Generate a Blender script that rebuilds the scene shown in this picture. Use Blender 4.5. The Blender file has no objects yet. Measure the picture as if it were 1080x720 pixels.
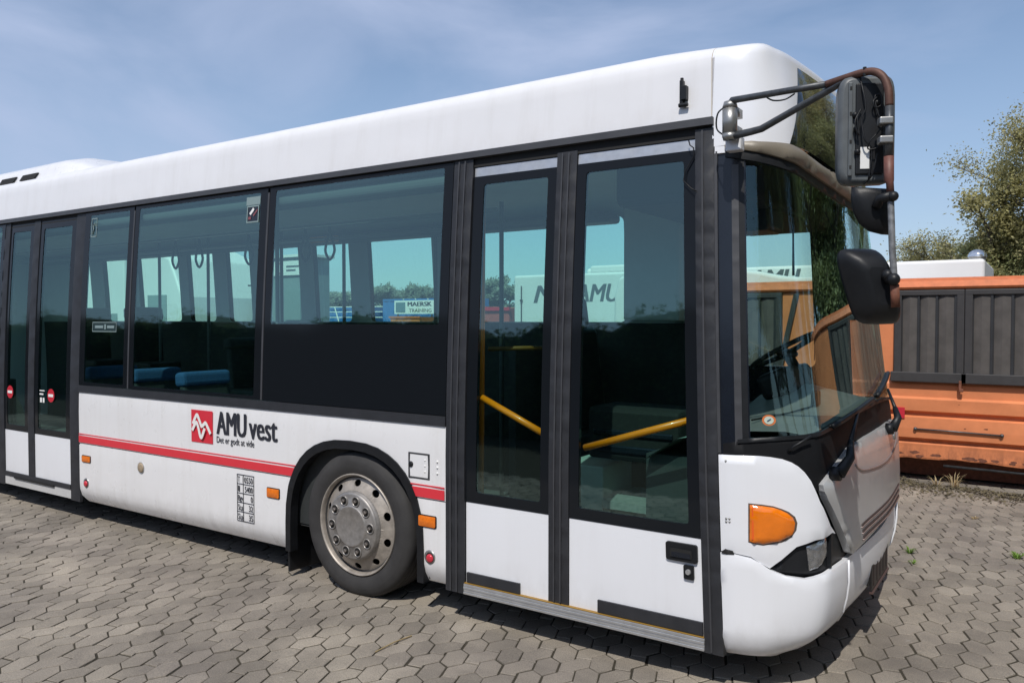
import bpy, bmesh, math, random
from mathutils import Vector, Matrix, geometry
random.seed(7)
R = math.radians
scene = bpy.context.scene
COL = scene.collection

# ------------------------------------------------------------------ camera, sky, sun, exposure
H, D = 1.81, 3.72
yaw = math.atan2(1258, 840); pit = math.atan2(23, 840)
sA, cA = math.sin(yaw), math.cos(yaw)
fwd = Vector((-cA * math.cos(pit), sA * math.cos(pit), -math.sin(pit)))
cam = bpy.data.cameras.new('camera'); cam.lens = 28.0; cam.sensor_width = 36; cam.clip_start = .05; cam.clip_end = 3000
co = bpy.data.objects.new('camera', cam); COL.objects.link(co)
co.location = (0, -D, H); co.rotation_euler = fwd.to_track_quat('-Z', 'Y').to_euler()
scene.camera = co

SUN = Vector((.22, -.72, 1.0)).normalized()
el = math.asin(SUN.z); rot = math.atan2(SUN.x, SUN.y)
w = bpy.data.worlds.new('World'); scene.world = w; w.use_nodes = True
nt = w.node_tree; N = nt.nodes; L = nt.links
bg = N['Background']; bg.inputs[1].default_value = .12
sky = N.new('ShaderNodeTexSky'); sky.sky_type = 'NISHITA'; sky.sun_disc = False
sky.sun_elevation = el; sky.sun_rotation = rot; sky.air_density = 1.0; sky.dust_density = .55; sky.ozone_density = 2.2
tc = N.new('ShaderNodeTexCoord'); mp = N.new('ShaderNodeMapping'); mp.inputs['Scale'].default_value = (1.2, 2.2, 5.0)
mp.inputs['Rotation'].default_value = (0, R(12), R(35))
ns = N.new('ShaderNodeTexNoise'); ns.inputs['Scale'].default_value = 1.4; ns.inputs['Detail'].default_value = 7; ns.inputs['Roughness'].default_value = .52
ns.inputs['Distortion'].default_value = .5
cr = N.new('ShaderNodeValToRGB'); cr.color_ramp.elements[0].position = .40; cr.color_ramp.elements[1].position = .74
cr.color_ramp.elements[0].color = (.06, .06, .06, 1); cr.color_ramp.elements[1].color = (.88, .88, .88, 1)
mx = N.new('ShaderNodeMixRGB'); mx.inputs[2].default_value = (4.1, 4.8, 6.6, 1)
L.new(tc.outputs['Generated'], mp.inputs[0]); L.new(mp.outputs[0], ns.inputs[0]); 
dp = N.new('ShaderNodeVectorMath'); dp.operation = 'DOT_PRODUCT'; dp.inputs[1].default_value = (.832, .555, 0); L.new(tc.outputs['Generated'], dp.inputs[0])
ma = N.new('ShaderNodeMath'); ma.operation = 'MULTIPLY_ADD'; ma.inputs[1].default_value = -.22; L.new(dp.outputs['Value'], ma.inputs[0]); L.new(ns.outputs[0], ma.inputs[2])
L.new(ma.outputs[0], cr.inputs[0])
L.new(cr.outputs[0], mx.inputs[0]); L.new(sky.outputs[0], mx.inputs[1]); 
sz = N.new('ShaderNodeSeparateXYZ'); L.new(tc.outputs['Generated'], sz.inputs[0])
hz = N.new('ShaderNodeMapRange'); hz.inputs[1].default_value = 0; hz.inputs[2].default_value = .42; hz.inputs[3].default_value = .6; hz.inputs[4].default_value = 0; L.new(sz.outputs[2], hz.inputs[0])
mh = N.new('ShaderNodeMixRGB'); mh.inputs[2].default_value = (3.2, 4.3, 6.3, 1); L.new(hz.outputs[0], mh.inputs[0]); L.new(mx.outputs[0], mh.inputs[1]); L.new(mh.outputs[0], bg.inputs[0])
sl = bpy.data.lights.new('sun', 'SUN'); sl.energy = 3.7; sl.angle = R(.53); sl.color = (1, .95, .88)
so = bpy.data.objects.new('sun', sl); COL.objects.link(so); so.location = (0, -10, 20)
so.rotation_euler = SUN.to_track_quat('Z', 'Y').to_euler()
vs = scene.view_settings; vs.view_transform = 'Standard'; vs.look = 'None'; vs.exposure = 0.0; vs.gamma = 1; vs.use_curve_mapping = False
scene.cycles.max_bounces = 10; scene.cycles.transparent_max_bounces = 24; scene.cycles.glossy_bounces = 5
scene.cycles.sample_clamp_indirect = 6; scene.cycles.caustics_reflective = False; scene.cycles.caustics_refractive = False

# ------------------------------------------------------------------ materials
def mat(name, col, rough=.5, metal=0., var=0., vscale=6., bump=0., bscale=40., coat=0., dirt=None, island=0., spec=.5, dirtcol=(.16, .13, .1, 1), rvar=0.):
    m = bpy.data.materials.new(name); m.use_nodes = True
    n = m.node_tree.nodes; l = m.node_tree.links; b = n['Principled BSDF']
    b.inputs['Base Color'].default_value = (*col, 1); b.inputs['Roughness'].default_value = rough; b.inputs['Metallic'].default_value = metal
    b.inputs['Coat Weight'].default_value = coat; b.inputs['Coat Roughness'].default_value = .06; b.inputs['Specular IOR Level'].default_value = spec
    g = n.new('ShaderNodeNewGeometry'); cur = None
    if var or island:
        hs = n.new('ShaderNodeHueSaturation'); hs.inputs['Color'].default_value = (*col, 1)
        acc = None
        if var:
            t = n.new('ShaderNodeTexNoise'); t.inputs['Scale'].default_value = vscale; t.inputs['Detail'].default_value = 8; t.inputs['Roughness'].default_value = .6
            l.new(g.outputs['Position'], t.inputs['Vector'])
            mr = n.new('ShaderNodeMapRange'); mr.inputs[1].default_value = .25; mr.inputs[2].default_value = .75; mr.inputs[3].default_value = 1 - var; mr.inputs[4].default_value = 1 + var
            l.new(t.outputs[0], mr.inputs[0]); acc = mr.outputs[0]
        if island:
            mr2 = n.new('ShaderNodeMapRange'); mr2.inputs[3].default_value = 1 - island; mr2.inputs[4].default_value = 1 + island
            l.new(g.outputs['Random Per Island'], mr2.inputs[0])
            if acc:
                mm = n.new('ShaderNodeMath'); mm.operation = 'MULTIPLY'; l.new(acc, mm.inputs[0]); l.new(mr2.outputs[0], mm.inputs[1]); acc = mm.outputs[0]
            else: acc = mr2.outputs[0]
        l.new(acc, hs.inputs['Value']); cur = hs.outputs[0]; l.new(cur, b.inputs['Base Color'])
    if dirt:                                   # dirt = (z_low, z_high, amount): splash dirt near the ground
        sx = n.new('ShaderNodeSeparateXYZ'); l.new(g.outputs['Position'], sx.inputs[0])
        mr = n.new('ShaderNodeMapRange'); mr.inputs[1].default_value = dirt[0]; mr.inputs[2].default_value = dirt[1]; mr.inputs[3].default_value = 1; mr.inputs[4].default_value = 0
        l.new(sx.outputs[2], mr.inputs[0])
        t = n.new('ShaderNodeTexNoise'); t.inputs['Scale'].default_value = 5; t.inputs['Detail'].default_value = 9; t.inputs['Roughness'].default_value = .7
        mp_ = n.new('ShaderNodeMapping'); mp_.inputs['Scale'].default_value = (1.5, 1, .6); l.new(g.outputs['Position'], mp_.inputs[0]); l.new(mp_.outputs[0], t.inputs['Vector'])
        r2 = n.new('ShaderNodeMapRange'); r2.inputs[1].default_value = .42; r2.inputs[2].default_value = .75; r2.inputs[3].default_value = 0.02; r2.inputs[4].default_value = 1
        l.new(t.outputs[0], r2.inputs[0])
        m1 = n.new('ShaderNodeMath'); m1.operation = 'MULTIPLY'; l.new(mr.outputs[0], m1.inputs[0]); l.new(r2.outputs[0], m1.inputs[1])
        m2 = n.new('ShaderNodeMath'); m2.operation = 'MULTIPLY'; m2.inputs[1].default_value = dirt[2]; l.new(m1.outputs[0], m2.inputs[0])
        mixn = n.new('ShaderNodeMixRGB'); l.new(m2.outputs[0], mixn.inputs[0])
        if cur: l.new(cur, mixn.inputs[1])
        else: mixn.inputs[1].default_value = (*col, 1)
        mixn.inputs[2].default_value = dirtcol; l.new(mixn.outputs[0], b.inputs['Base Color'])
    if rvar:
        t = n.new('ShaderNodeTexNoise'); t.inputs['Scale'].default_value = 9; t.inputs['Detail'].default_value = 6; l.new(g.outputs['Position'], t.inputs['Vector'])
        mr = n.new('ShaderNodeMapRange'); mr.inputs[1].default_value = .3; mr.inputs[2].default_value = .7; mr.inputs[3].default_value = max(.02, rough - rvar); mr.inputs[4].default_value = rough + rvar
        l.new(t.outputs[0], mr.inputs[0]); l.new(mr.outputs[0], b.inputs['Roughness'])
    if bump:
        t = n.new('ShaderNodeTexNoise'); t.inputs['Scale'].default_value = bscale; t.inputs['Detail'].default_value = 6; l.new(g.outputs['Position'], t.inputs['Vector'])
        bp = n.new('ShaderNodeBump'); bp.inputs['Strength'].default_value = 1; bp.inputs['Distance'].default_value = bump
        l.new(t.outputs[0], bp.inputs['Height']); l.new(bp.outputs[0], b.inputs['Normal'])
    return m

def grime(m, amt, col=(.40, .37, .31, 1), sc=(9, 9, .55), lo=.5, hi=.8):
    n = m.node_tree.nodes; l = m.node_tree.links; bb = n['Principled BSDF']; src = bb.inputs['Base Color'].links[0].from_socket
    g = n.new('ShaderNodeNewGeometry'); mp_ = n.new('ShaderNodeMapping'); mp_.inputs['Scale'].default_value = sc; l.new(g.outputs['Position'], mp_.inputs[0])
    t = n.new('ShaderNodeTexNoise'); t.inputs['Scale'].default_value = 1; t.inputs['Detail'].default_value = 9; t.inputs['Roughness'].default_value = .68; l.new(mp_.outputs[0], t.inputs['Vector'])
    r_ = n.new('ShaderNodeMapRange'); r_.inputs[1].default_value = lo; r_.inputs[2].default_value = hi; r_.inputs[3].default_value = 0; r_.inputs[4].default_value = amt; l.new(t.outputs[0], r_.inputs[0])
    x = n.new('ShaderNodeMixRGB'); x.inputs[2].default_value = col; l.new(r_.outputs[0], x.inputs[0]); l.new(src, x.inputs[1]); l.new(x.outputs[0], bb.inputs['Base Color'])
def glassmat(name, tint, k=1.8, lim=.17, wav=.003):
    m = bpy.data.materials.new(name); m.use_nodes = True; n = m.node_tree.nodes; l = m.node_tree.links; n.clear()
    o = n.new('ShaderNodeOutputMaterial'); tr = n.new('ShaderNodeBsdfTransparent'); tr.inputs[0].default_value = (*tint, 1)
    gl = n.new('ShaderNodeBsdfGlossy'); gl.inputs['Roughness'].default_value = .004 if lim > .5 else .03; gl.inputs[0].default_value = (.70, 1, 1, 1)
    fr = n.new('ShaderNodeFresnel'); fr.inputs[0].default_value = 1.5; mn = n.new('ShaderNodeMath'); mn.operation = 'MINIMUM'; mn.inputs[1].default_value = lim
    mu = n.new('ShaderNodeMath'); mu.operation = 'MULTIPLY'; mu.inputs[1].default_value = k; mu.use_clamp = True
    mi = n.new('ShaderNodeMixShader'); l.new(fr.outputs[0], mu.inputs[0]); l.new(mu.outputs[0], mn.inputs[0]); l.new(mn.outputs[0], mi.inputs[0])
    l.new(tr.outputs[0], mi.inputs[1]); l.new(gl.outputs[0], mi.inputs[2]); l.new(mi.outputs[0], o.inputs[0])
    g = n.new('ShaderNodeNewGeometry'); t = n.new('ShaderNodeTexNoise'); t.inputs['Scale'].default_value = 1.6; t.inputs['Detail'].default_value = 1; l.new(g.outputs['Position'], t.inputs['Vector'])
    bp = n.new('ShaderNodeBump'); bp.inputs['Distance'].default_value = wav; bp.inputs['Strength'].default_value = .5; l.new(t.outputs[0], bp.inputs['Height']); l.new(bp.outputs[0], gl.inputs['Normal']); l.new(bp.outputs[0], fr.inputs['Normal'])
    return m

WHITE = mat('white_paint', (.76, .76, .77), .32, var=.018, vscale=1.3, coat=.35, dirt=(.16, .5, .38), bump=.0012, bscale=2.2, rvar=.08)
WHITE_ROOF = mat('white_roof_paint', (.74, .74, .755), .38, var=.03, vscale=2.2, coat=.2, bump=.0012, bscale=2.0, rvar=.08, dirt=(2.78, 2.93, .22), dirtcol=(.42, .34, .28, 1))
WHITE_DOOR = mat('white_door_paint', (.77, .785, .82), .3, var=.012, vscale=2, coat=.35, bump=.0004, bscale=1.6, dirt=(.24, .45, .25))
grime(WHITE, .20); grime(WHITE, .5, (.30, .28, .25, 1), (3, 3, 26), .70, .80); grime(WHITE_ROOF, .17); grime(WHITE_DOOR, .07)
grime(WHITE_DOOR, .4, (.30, .28, .25, 1), (4, 4, 30), .73, .82)
RUBBER = mat('grey_rubber', (.020, .0215, .026), .55, var=.25, vscale=9, bump=.0006, bscale=60, dirt=(.15, .9, .18), dirtcol=(.08, .075, .07, 1))
RUBBER_L = mat('light_grey_rubber', (.046, .047, .052), .5, var=.2, vscale=7)
FRIT = mat('black_glass_border', (.009, .011, .014), .08, spec=.2)
BLACK = mat('black_plastic', (.011, .012, .014), .45, var=.3, vscale=12, bump=.0004, bscale=200, spec=.32)
BLACKM = mat('matt_black', (.01, .01, .01), .8)
NAVY = mat('dark_blue_trim', (.010, .013, .020), .22, var=.15)
GREYP = mat('grey_mirror_plastic', (.10, .11, .115), .42, var=.25, vscale=15, rvar=.1)
GLASS = glassmat('teal_tinted_glass', (.71, .985, .90), 3.2, .17, .002)
SCREEN = glassmat('windscreen_glass', (.84, .91, .88), 1.8, .62, .0005)
DOORG = glassmat('door_glass', (.66, .93, .865), 3.2, .15, .002)
ALU = mat('worn_aluminium', (.55, .56, .57), .38, .7, var=.12, vscale=20, rvar=.1)
SILVER = mat('dull_silver_paint', (.50, .505, .505), .34, .25, var=.06, vscale=4, rvar=.05, coat=.25)
RIM = mat('dirty_wheel_steel', (.36, .325, .285), .5, .4, var=.3, vscale=18, rvar=.12)
HUB = mat('brushed_hub_cap', (.30, .285, .27), .46, .55, var=.25, vscale=26, rvar=.12)
NUT = mat('wheel_nut', (.17, .15, .135), .45, .6, var=.3, vscale=40)
TYRE = mat('tyre_rubber', (.032, .031, .031), .78, var=.35, vscale=7, bump=.0008, bscale=90)
AMBER = mat('amber_lens', (.74, .175, .004), .16, var=.22, vscale=7, coat=1)
AMBER_D = mat('small_orange_lens', (.72, .17, .012), .28, var=.2, vscale=60, coat=.3)
REDL = mat('red_lens', (.55, .03, .05), .2, coat=.4)
REDP = mat('red_stripe_vinyl', (.66, .038, .055), .38, var=.05, vscale=4)
LOGORED = mat('logo_red', (.62, .03, .05), .4)
INK = mat('dark_lettering', (.022, .024, .034), .5)
PALE = mat('white_vinyl', (.78, .78, .76), .5)
STICK = mat('faded_sticker', (.20, .27, .27), .5)
YELLOW = mat('yellow_handrail', (1.0, .235, .004), .35, coat=.3)
INTER = mat('interior_grey_panel', (.52, .55, .55), .6, var=.1, vscale=3)
INTERD = mat('interior_dark_panel', (.032, .036, .037), .6, var=.2, vscale=5)
CEIL = mat('interior_ceiling', (.8, .82, .82), .55, var=.06, vscale=3)
FLOORI = mat('interior_floor', (.05, .052, .054), .7)
BLUES = mat('blue_seat_fabric', (.018, .075, .19), .85, var=.25, vscale=60)
DASH = mat('dashboard_grey', (.30, .36, .33), .55, var=.15, vscale=6)
TREAD = mat('tread_plate', (.36, .40, .38), .4, .5, var=.2, vscale=30)
RUSTY = mat('rusty_steel', (.17, .062, .035), .75, var=.45, vscale=22)
STEELD = mat('dark_steel_tube', (.085, .09, .095), .42, .5, var=.4, vscale=25, rvar=.12)
CLAMP = mat('galvanised_clamp', (.34, .34, .33), .38, .7, var=.15, vscale=30)
LENS = mat('headlamp_lens', (.30, .31, .32), .14, .75, var=.5, vscale=34, coat=1, bump=.004, bscale=45)
VISOR = mat('dirty_trim_shade_tone', (.21, .185, .145), .42, var=.1, vscale=4)  # dirty white lip, its downward-facing shade put into the colour
DESTG = mat('display_glass', (.010, .013, .012), .03, spec=1.0, coat=1)
UNDER = mat('underbody_black', (.012, .012, .012), .9)

# ------------------------------------------------------------------ body surface of the bus: u runs round the front, z up
PLAN = [(-1.255, 0), (-1.14, .02), (-1.05, .07), (-.985, .17), (-.95, .3), (-.92, .57), (-.895, .91), (-.883, 1.275)]
def _cr(P, n=16):
    P = [(2 * P[0][0] - P[1][0], P[0][1])] + P + [(P[-2][0], 2 * P[-1][1] - P[-2][1])]
    out = []
    for i in range(1, len(P) - 2):
        p0, p1, p2, p3 = P[i - 1:i + 3]
        for k in range(n):
            t = k / n
            out.append(tuple(.5 * ((2 * b) + (-a + c) * t + (2 * a - 5 * b + 4 * c - d) * t * t + (-a + 3 * b - 3 * c + d) * t ** 3) for a, b, c, d in zip(p0, p1, p2, p3)))
    out.append(P[-2]); return out
_T = _cr(PLAN); _T = _T + [(x, 2.55 - y) for x, y in reversed(_T[:-1])]
_U = [0.]
for a, b in zip(_T, _T[1:]): _U.append(_U[-1] + math.dist(a, b))
UMAX = _U[-1]; UC = UMAX / 2
def lerp(x, X, Y):
    if x <= X[0]: return Y[0]
    for i in range(len(X) - 1):
        if x <= X[i + 1]:
            t = (x - X[i]) / (X[i + 1] - X[i]); return Y[i] + (Y[i + 1] - Y[i]) * t
    return Y[-1]
def clerp(x, X, Y):
    if x <= X[0]: return Y[0]
    n = len(X)
    for i in range(n - 1):
        if x <= X[i + 1]:
            hh = X[i + 1] - X[i]; t = (x - X[i]) / hh; dl = (Y[i + 1] - Y[i]) / hh
            m0 = dl if i == 0 else .5 * (dl + (Y[i] - Y[i - 1]) / (X[i] - X[i - 1]))
            m1 = dl if i == n - 2 else .5 * (dl + (Y[i + 2] - Y[i + 1]) / (X[i + 2] - X[i + 1]))
            return (2 * t ** 3 - 3 * t * t + 1) * Y[i] + (t ** 3 - 2 * t * t + t) * hh * m0 + (3 * t * t - 2 * t ** 3) * Y[i + 1] + (t ** 3 - t * t) * hh * m1
    return Y[-1]
def sst(a, b, x):
    t = min(1, max(0, (x - a) / (b - a))); return t * t * (3 - 2 * t)
def prof(z):
    t = max(0, z - 1.0); return 0.06 * (t / 1.8) ** 2 + 0.04 * t / 1.8
def tuck(z): return .05 * max(0, (.34 - z) / .14) ** 2 if z < .34 else 0.
BZ = [.2, .3, .45, .6, .9, 1.2, 1.4, 2.4, 2.6, 2.8, 3.2]
BV = [0, .08, .13, .14, .14, .13, .11, .04, .03, .02, -.05]
TX = [t[0] for t in _T]; TY = [t[1] for t in _T]
def S(u, z):
    lean = -.1 * (z - .2) / 2.55
    if u <= 0:
        x = -1.255 + u; return Vector((x + lean * sst(-2.15, -1.36, x), prof(z), z))
    if u >= UMAX:
        x = -1.255 - (u - UMAX); return Vector((x + lean * sst(-2.15, -1.36, x), 2.55 - prof(z), z))
    x = lerp(u, _U, TX); y = lerp(u, _U, TY)
    ww = sst(0, .22, y) if y < 1.275 else sst(0, .22, 2.55 - y)
    p = prof(z)
    return Vector((x + lean + ww * clerp(z, BZ, BV), 1.275 + (y - 1.275) * (1 - p / 1.275), z))
def SN(u, z, off):
    P = S(u, z)
    if off == 0: return P
    e = .004
    n = (S(u + e, z) - S(u - e, z)).cross(S(u, z + e) - S(u, z - e))
    n.normalize(); return P + n * off
def X(x): return x + 1.255               # side x -> u

# ------------------------------------------------------------------ object helpers
WL = {}
def wloc(o):
    return WL.get(o.name, Vector((0, 0, 0)))
def obj(name, V, F, m, parent=None, smooth=False, bevel=0, bsm=True, seg=2):
    base = wloc(parent) if parent else Vector((0, 0, 0))
    me = bpy.data.meshes.new(name); me.from_pydata([tuple(Vector(v) - base) for v in V], [], F)
    if smooth is True: me.polygons.foreach_set('use_smooth', [True] * len(me.polygons))
    elif smooth: me.polygons.foreach_set('use_smooth', list(smooth) if len(smooth) == len(F) else [True] * len(F))
    ms = m if isinstance(m, (list, tuple)) else [m]
    for q in ms: me.materials.append(q)
    me.validate(); me.update()
    o = bpy.data.objects.new(name, me); COL.objects.link(o)
    if parent: o.parent = parent; WL[o.name] = base
    if bevel:
        b = o.modifiers.new('bevel', 'BEVEL'); b.width = bevel; b.segments = seg; b.limit_method = 'ANGLE'; b.angle_limit = R(35)
    return o
def thing(name, loc, label, cat, group=None):
    o = bpy.data.objects.new(name, None); COL.objects.link(o); o.location = loc; o.empty_display_size = .2
    WL[o.name] = Vector(loc); o['label'] = label; o['category'] = cat
    if group: o['group'] = group
    return o
def tag(o, label=None, cat=None, group=None, kind=None):
    for k, v in (('label', label), ('category', cat), ('group', group), ('kind', kind)):
        if v: o[k] = v
    return o
class MB:
    def __init__(s): s.V = []; s.F = []
    def add(s, V, F):
        n = len(s.V); s.V += [Vector(v) for v in V]; s.F += [tuple(i + n for i in f) for f in F]; return s
    def box(s, c, d, M=None):
        c = Vector(c); V = [Vector((x * d[0] / 2, y * d[1] / 2, z * d[2] / 2)) for x in (-1, 1) for y in (-1, 1) for z in (-1, 1)]
        if M: V = [M @ v for v in V]
        return s.add([c + v for v in V], [(0, 1, 3, 2), (4, 6, 7, 5), (0, 4, 5, 1), (2, 3, 7, 6), (0, 2, 6, 4), (1, 5, 7, 3)])
    def box2(s, a, b):
        a = Vector(a); b = Vector(b); d = b - a
        return s.box((a + b) / 2, (abs(d.x), abs(d.y), abs(d.z)))
    def tube(s, P, r, n=10, cap=True, closed=False):
        P = [Vector(p) for p in P]; rings = []; k = len(P); prev = None
        for i, p in enumerate(P):
            t = (P[(i + 1) % k] - P[i - 1]) if closed else (P[min(i + 1, k - 1)] - P[max(i - 1, 0)])
            if t.length < 1e-9: t = Vector((0, 0, 1))
            t.normalize()
            if prev is None:
                a = Vector((0, 0, 1)) if abs(t.z) < .9 else Vector((1, 0, 0)); a = a - t * a.dot(t)
            else: a = prev - t * prev.dot(t)
            a.normalize(); prev = a; b = t.cross(a); rr = r[i] if isinstance(r, (list, tuple)) else r
            rings.append([p + (a * math.cos(2 * math.pi * j / n) + b * math.sin(2 * math.pi * j / n)) * rr for j in range(n)])
        V = [v for q in rings for v in q]; F = []
        m = k if closed else k - 1
        for i in range(m):
            for j in range(n):
                a0 = i * n + j; a1 = i * n + (j + 1) % n; i2 = ((i + 1) % k) * n; F.append((a0, a1, i2 + (j + 1) % n, i2 + j))
        if cap and not closed: F += [tuple(reversed(range(n))), tuple(range((k - 1) * n, k * n))]
        return s.add(V, F)
    def lathe(s, prof_, n=48, M=None, c=(0, 0, 0)):      # prof_ (r, h): axis along local Z
        V = []; F = []; k = len(prof_)
        for r, h in prof_:
            for j in range(n):
                a = 2 * math.pi * j / n; V.append(Vector((r * math.cos(a), r * math.sin(a), h)))
        for i in range(k - 1):
            for j in range(n): F.append((i * n + j, i * n + (j + 1) % n, (i + 1) * n + (j + 1) % n, (i + 1) * n + j))
        if M: V = [M @ v for v in V]
        return s.add([Vector(c) + v for v in V], F)
    def ball(s, c, r, M=None, nu=16, nv=10, v0=-1., v1=1.):
        V = []; F = []; rr = r if isinstance(r, (tuple, list)) else (r, r, r)
        for i in range(nv + 1):
            a = (v0 + (v1 - v0) * i / nv) * math.pi / 2
            for j in range(nu):
                b = 2 * math.pi * j / nu; V.append(Vector((rr[0] * math.cos(a) * math.cos(b), rr[1] * math.cos(a) * math.sin(b), rr[2] * math.sin(a))))
        for i in range(nv):
            for j in range(nu): F.append((i * nu + j, i * nu + (j + 1) % nu, (i + 1) * nu + (j + 1) % nu, (i + 1) * nu + j))
        if M: V = [M @ v for v in V]
        return s.add([Vector(c) + v for v in V], F)
    def build(s, name, m, parent=None, smooth=False, bevel=0, seg=2): return obj(name, s.V, s.F, m, parent, smooth, bevel, seg=seg)
def inside(p, poly):
    x, y = p; c = False; n = len(poly); j = n - 1
    for i in range(n):
        xi, yi = poly[i]; xj, yj = poly[j]
        if (yi > y) != (yj > y) and x < (xj - xi) * (y - yi) / (yj - yi) + xi: c = not c
        j = i
    return c
def dens(poly, step):
    out = []
    for a, b in zip(poly, poly[1:] + poly[:1]):
        k = max(1, math.ceil(math.dist(a, b) / step - 1e-6))
        out += [(a[0] + (b[0] - a[0]) * i / k, a[1] + (b[1] - a[1]) * i / k) for i in range(k)]
    return out
def cdt(poly, holes=(), su=.2, sv=.15):
    """triangulate a polygon with holes and inner grid points -> verts2d, tris, boundary vertex set"""
    st = min(su, sv)
    loops = [dens(poly, st)] + [dens(h, st) for h in holes]
    V = []; E = []
    for lp in loops:
        n = len(V); V += lp; E += [(n + i, n + (i + 1) % len(lp)) for i in range(len(lp))]
    nb = len(V)
    x0 = min(p[0] for p in poly); x1 = max(p[0] for p in poly); y0 = min(p[1] for p in poly); y1 = max(p[1] for p in poly)
    bpts = V[:]
    for i in range(1, max(2, math.ceil((x1 - x0) / su))):
        for j in range(1, max(2, math.ceil((y1 - y0) / sv))):
            p = (x0 + (x1 - x0) * i / math.ceil((x1 - x0) / su) if x1 - x0 > su else x0, y0 + (y1 - y0) * j / math.ceil((y1 - y0) / sv) if y1 - y0 > sv else y0)
            if inside(p, poly) and not any(inside(p, h) for h in holes) and all(abs(p[0] - q[0]) > st * .3 or abs(p[1] - q[1]) > st * .3 for q in bpts): V.append(p)
    r = geometry.delaunay_2d_cdt([Vector(p) for p in V], E, [], 0, 1e-6)
    VV = [tuple(v) for v in r[0]]; T = []
    for f in r[2]:
        c = (sum(VV[i][0] for i in f) / len(f), sum(VV[i][1] for i in f) / len(f))
        if inside(c, poly) and not any(inside(c, h) for h in holes):
            a, b, d = [VV[i] for i in f[:3]]
            if (b[0] - a[0]) * (d[1] - a[1]) - (b[1] - a[1]) * (d[0] - a[0]) < 0: f = list(reversed(f))
            T.append(tuple(f))
    return VV, T
def sheet(poly, fn, thick=0., holes=(), su=.2, sv=.15, edge=0.):
    """fn(u, v, off) -> point; gives verts, faces, smooth flags of a plate with rounded-off rim"""
    VV, T = cdt(poly, holes, su, sv)
    cnt = {}
    for f in T:
        for a, b in zip(f, f[1:] + f[:1]): cnt[(a, b)] = 1
    bd = [(a, b) for a, b in cnt if (b, a) not in cnt]
    bset = {a for e in bd for a in e}
    V = [fn(p[0], p[1], -edge if i in bset else 0.) for i, p in enumerate(VV)]; F = list(T); sm = [True] * len(T)
    if thick:
        n = len(V); idx = {}
        for a in bset: idx[a] = len(V); V.append(V[a].copy())
        idb = {}
        for a in bset: idb[a] = len(V); V.append(fn(VV[a][0], VV[a][1], -thick))
        for a, b in bd: F.append((idx[b], idx[a], idb[a], idb[b])); sm.append(False)
    return V, F, sm
def plate(name, poly, m, parent, off=0., thick=.02, holes=(), su=.2, sv=.15, edge=0., far=False):
    if far: poly = [(UMAX - u, z) for u, z in reversed(poly)]; holes = [[(UMAX - u, z) for u, z in reversed(h)] for h in holes]
    V, F, sm = sheet(poly, lambda u, z, o: SN(u, z, off + o), thick, holes, su, sv, edge)
    return obj(name, V, F, m, parent, sm)
def rect(u0, u1, z0, z1): return [(u0, z0), (u1, z0), (u1, z1), (u0, z1)]
def rrect(u0, u1, z0, z1, r, n=4):
    out = []
    for cx, cz, a0 in ((u1 - r, z0 + r, -90), (u1 - r, z1 - r, 0), (u0 + r, z1 - r, 90), (u0 + r, z0 + r, 180)):
        for i in range(n + 1):
            a = R(a0 + 90 * i / n); out.append((cx + r * math.cos(a), cz + r * math.sin(a)))
    return out
def lettering(name, txt, m, parent, x, z, h, width=None, y=-.004, fn=None, bold=0., shear=0.):
    """text on a vertical plane facing -y (or mapped by fn(a, b)); h = cap height"""
    cu = bpy.data.curves.new(name, 'FONT'); cu.body = txt; cu.size = 1; cu.shear = shear; cu.resolution_u = 3
    t = bpy.data.objects.new(name, cu); COL.objects.link(t)
    dg = bpy.context.evaluated_depsgraph_get(); dg.update()
    me = bpy.data.meshes.new_from_object(t.evaluated_get(dg)); COL.objects.unlink(t); bpy.data.objects.remove(t)
    V = [tuple(v.co) for v in me.vertices]; F = [tuple(p.vertices) for p in me.polygons]; bpy.data.meshes.remove(me)
    x0 = min(v[0] for v in V); x1 = max(v[0] for v in V); cap = .69
    s = h / cap; sx = (width / (x1 - x0)) if width else s
    P = [(x + (v[0] - x0) * sx, z + v[1] * s) for v in V]
    VV = []; FF = []
    for q, dx in enumerate((0, -bold, bold) if bold else (0,)):      # heavier strokes: the glyph laid three times, a hair apart
        n = len(VV); VV += [fn(a, b) if fn else Vector((a + dx, y - .0004 * q, b)) for a, b in P]; FF += [tuple(i + n for i in f) for f in F]
    return obj(name, VV, FF, m, parent)
def unpx(px, py, y):
    """where the line of sight of a measured photo position meets a vertical plane y (used once, to size things from the photo)"""
    Rr = Vector((sA, cA, 0)); Up = Vector((-cA * math.sin(pit), sA * math.sin(pit), math.cos(pit)))
    d = Rr * ((px - 540) / 840) + Up * ((360 - py) / 840) + fwd
    C = Vector((0, -D, H)); return C + d * ((y - C.y) / d.y)

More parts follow.
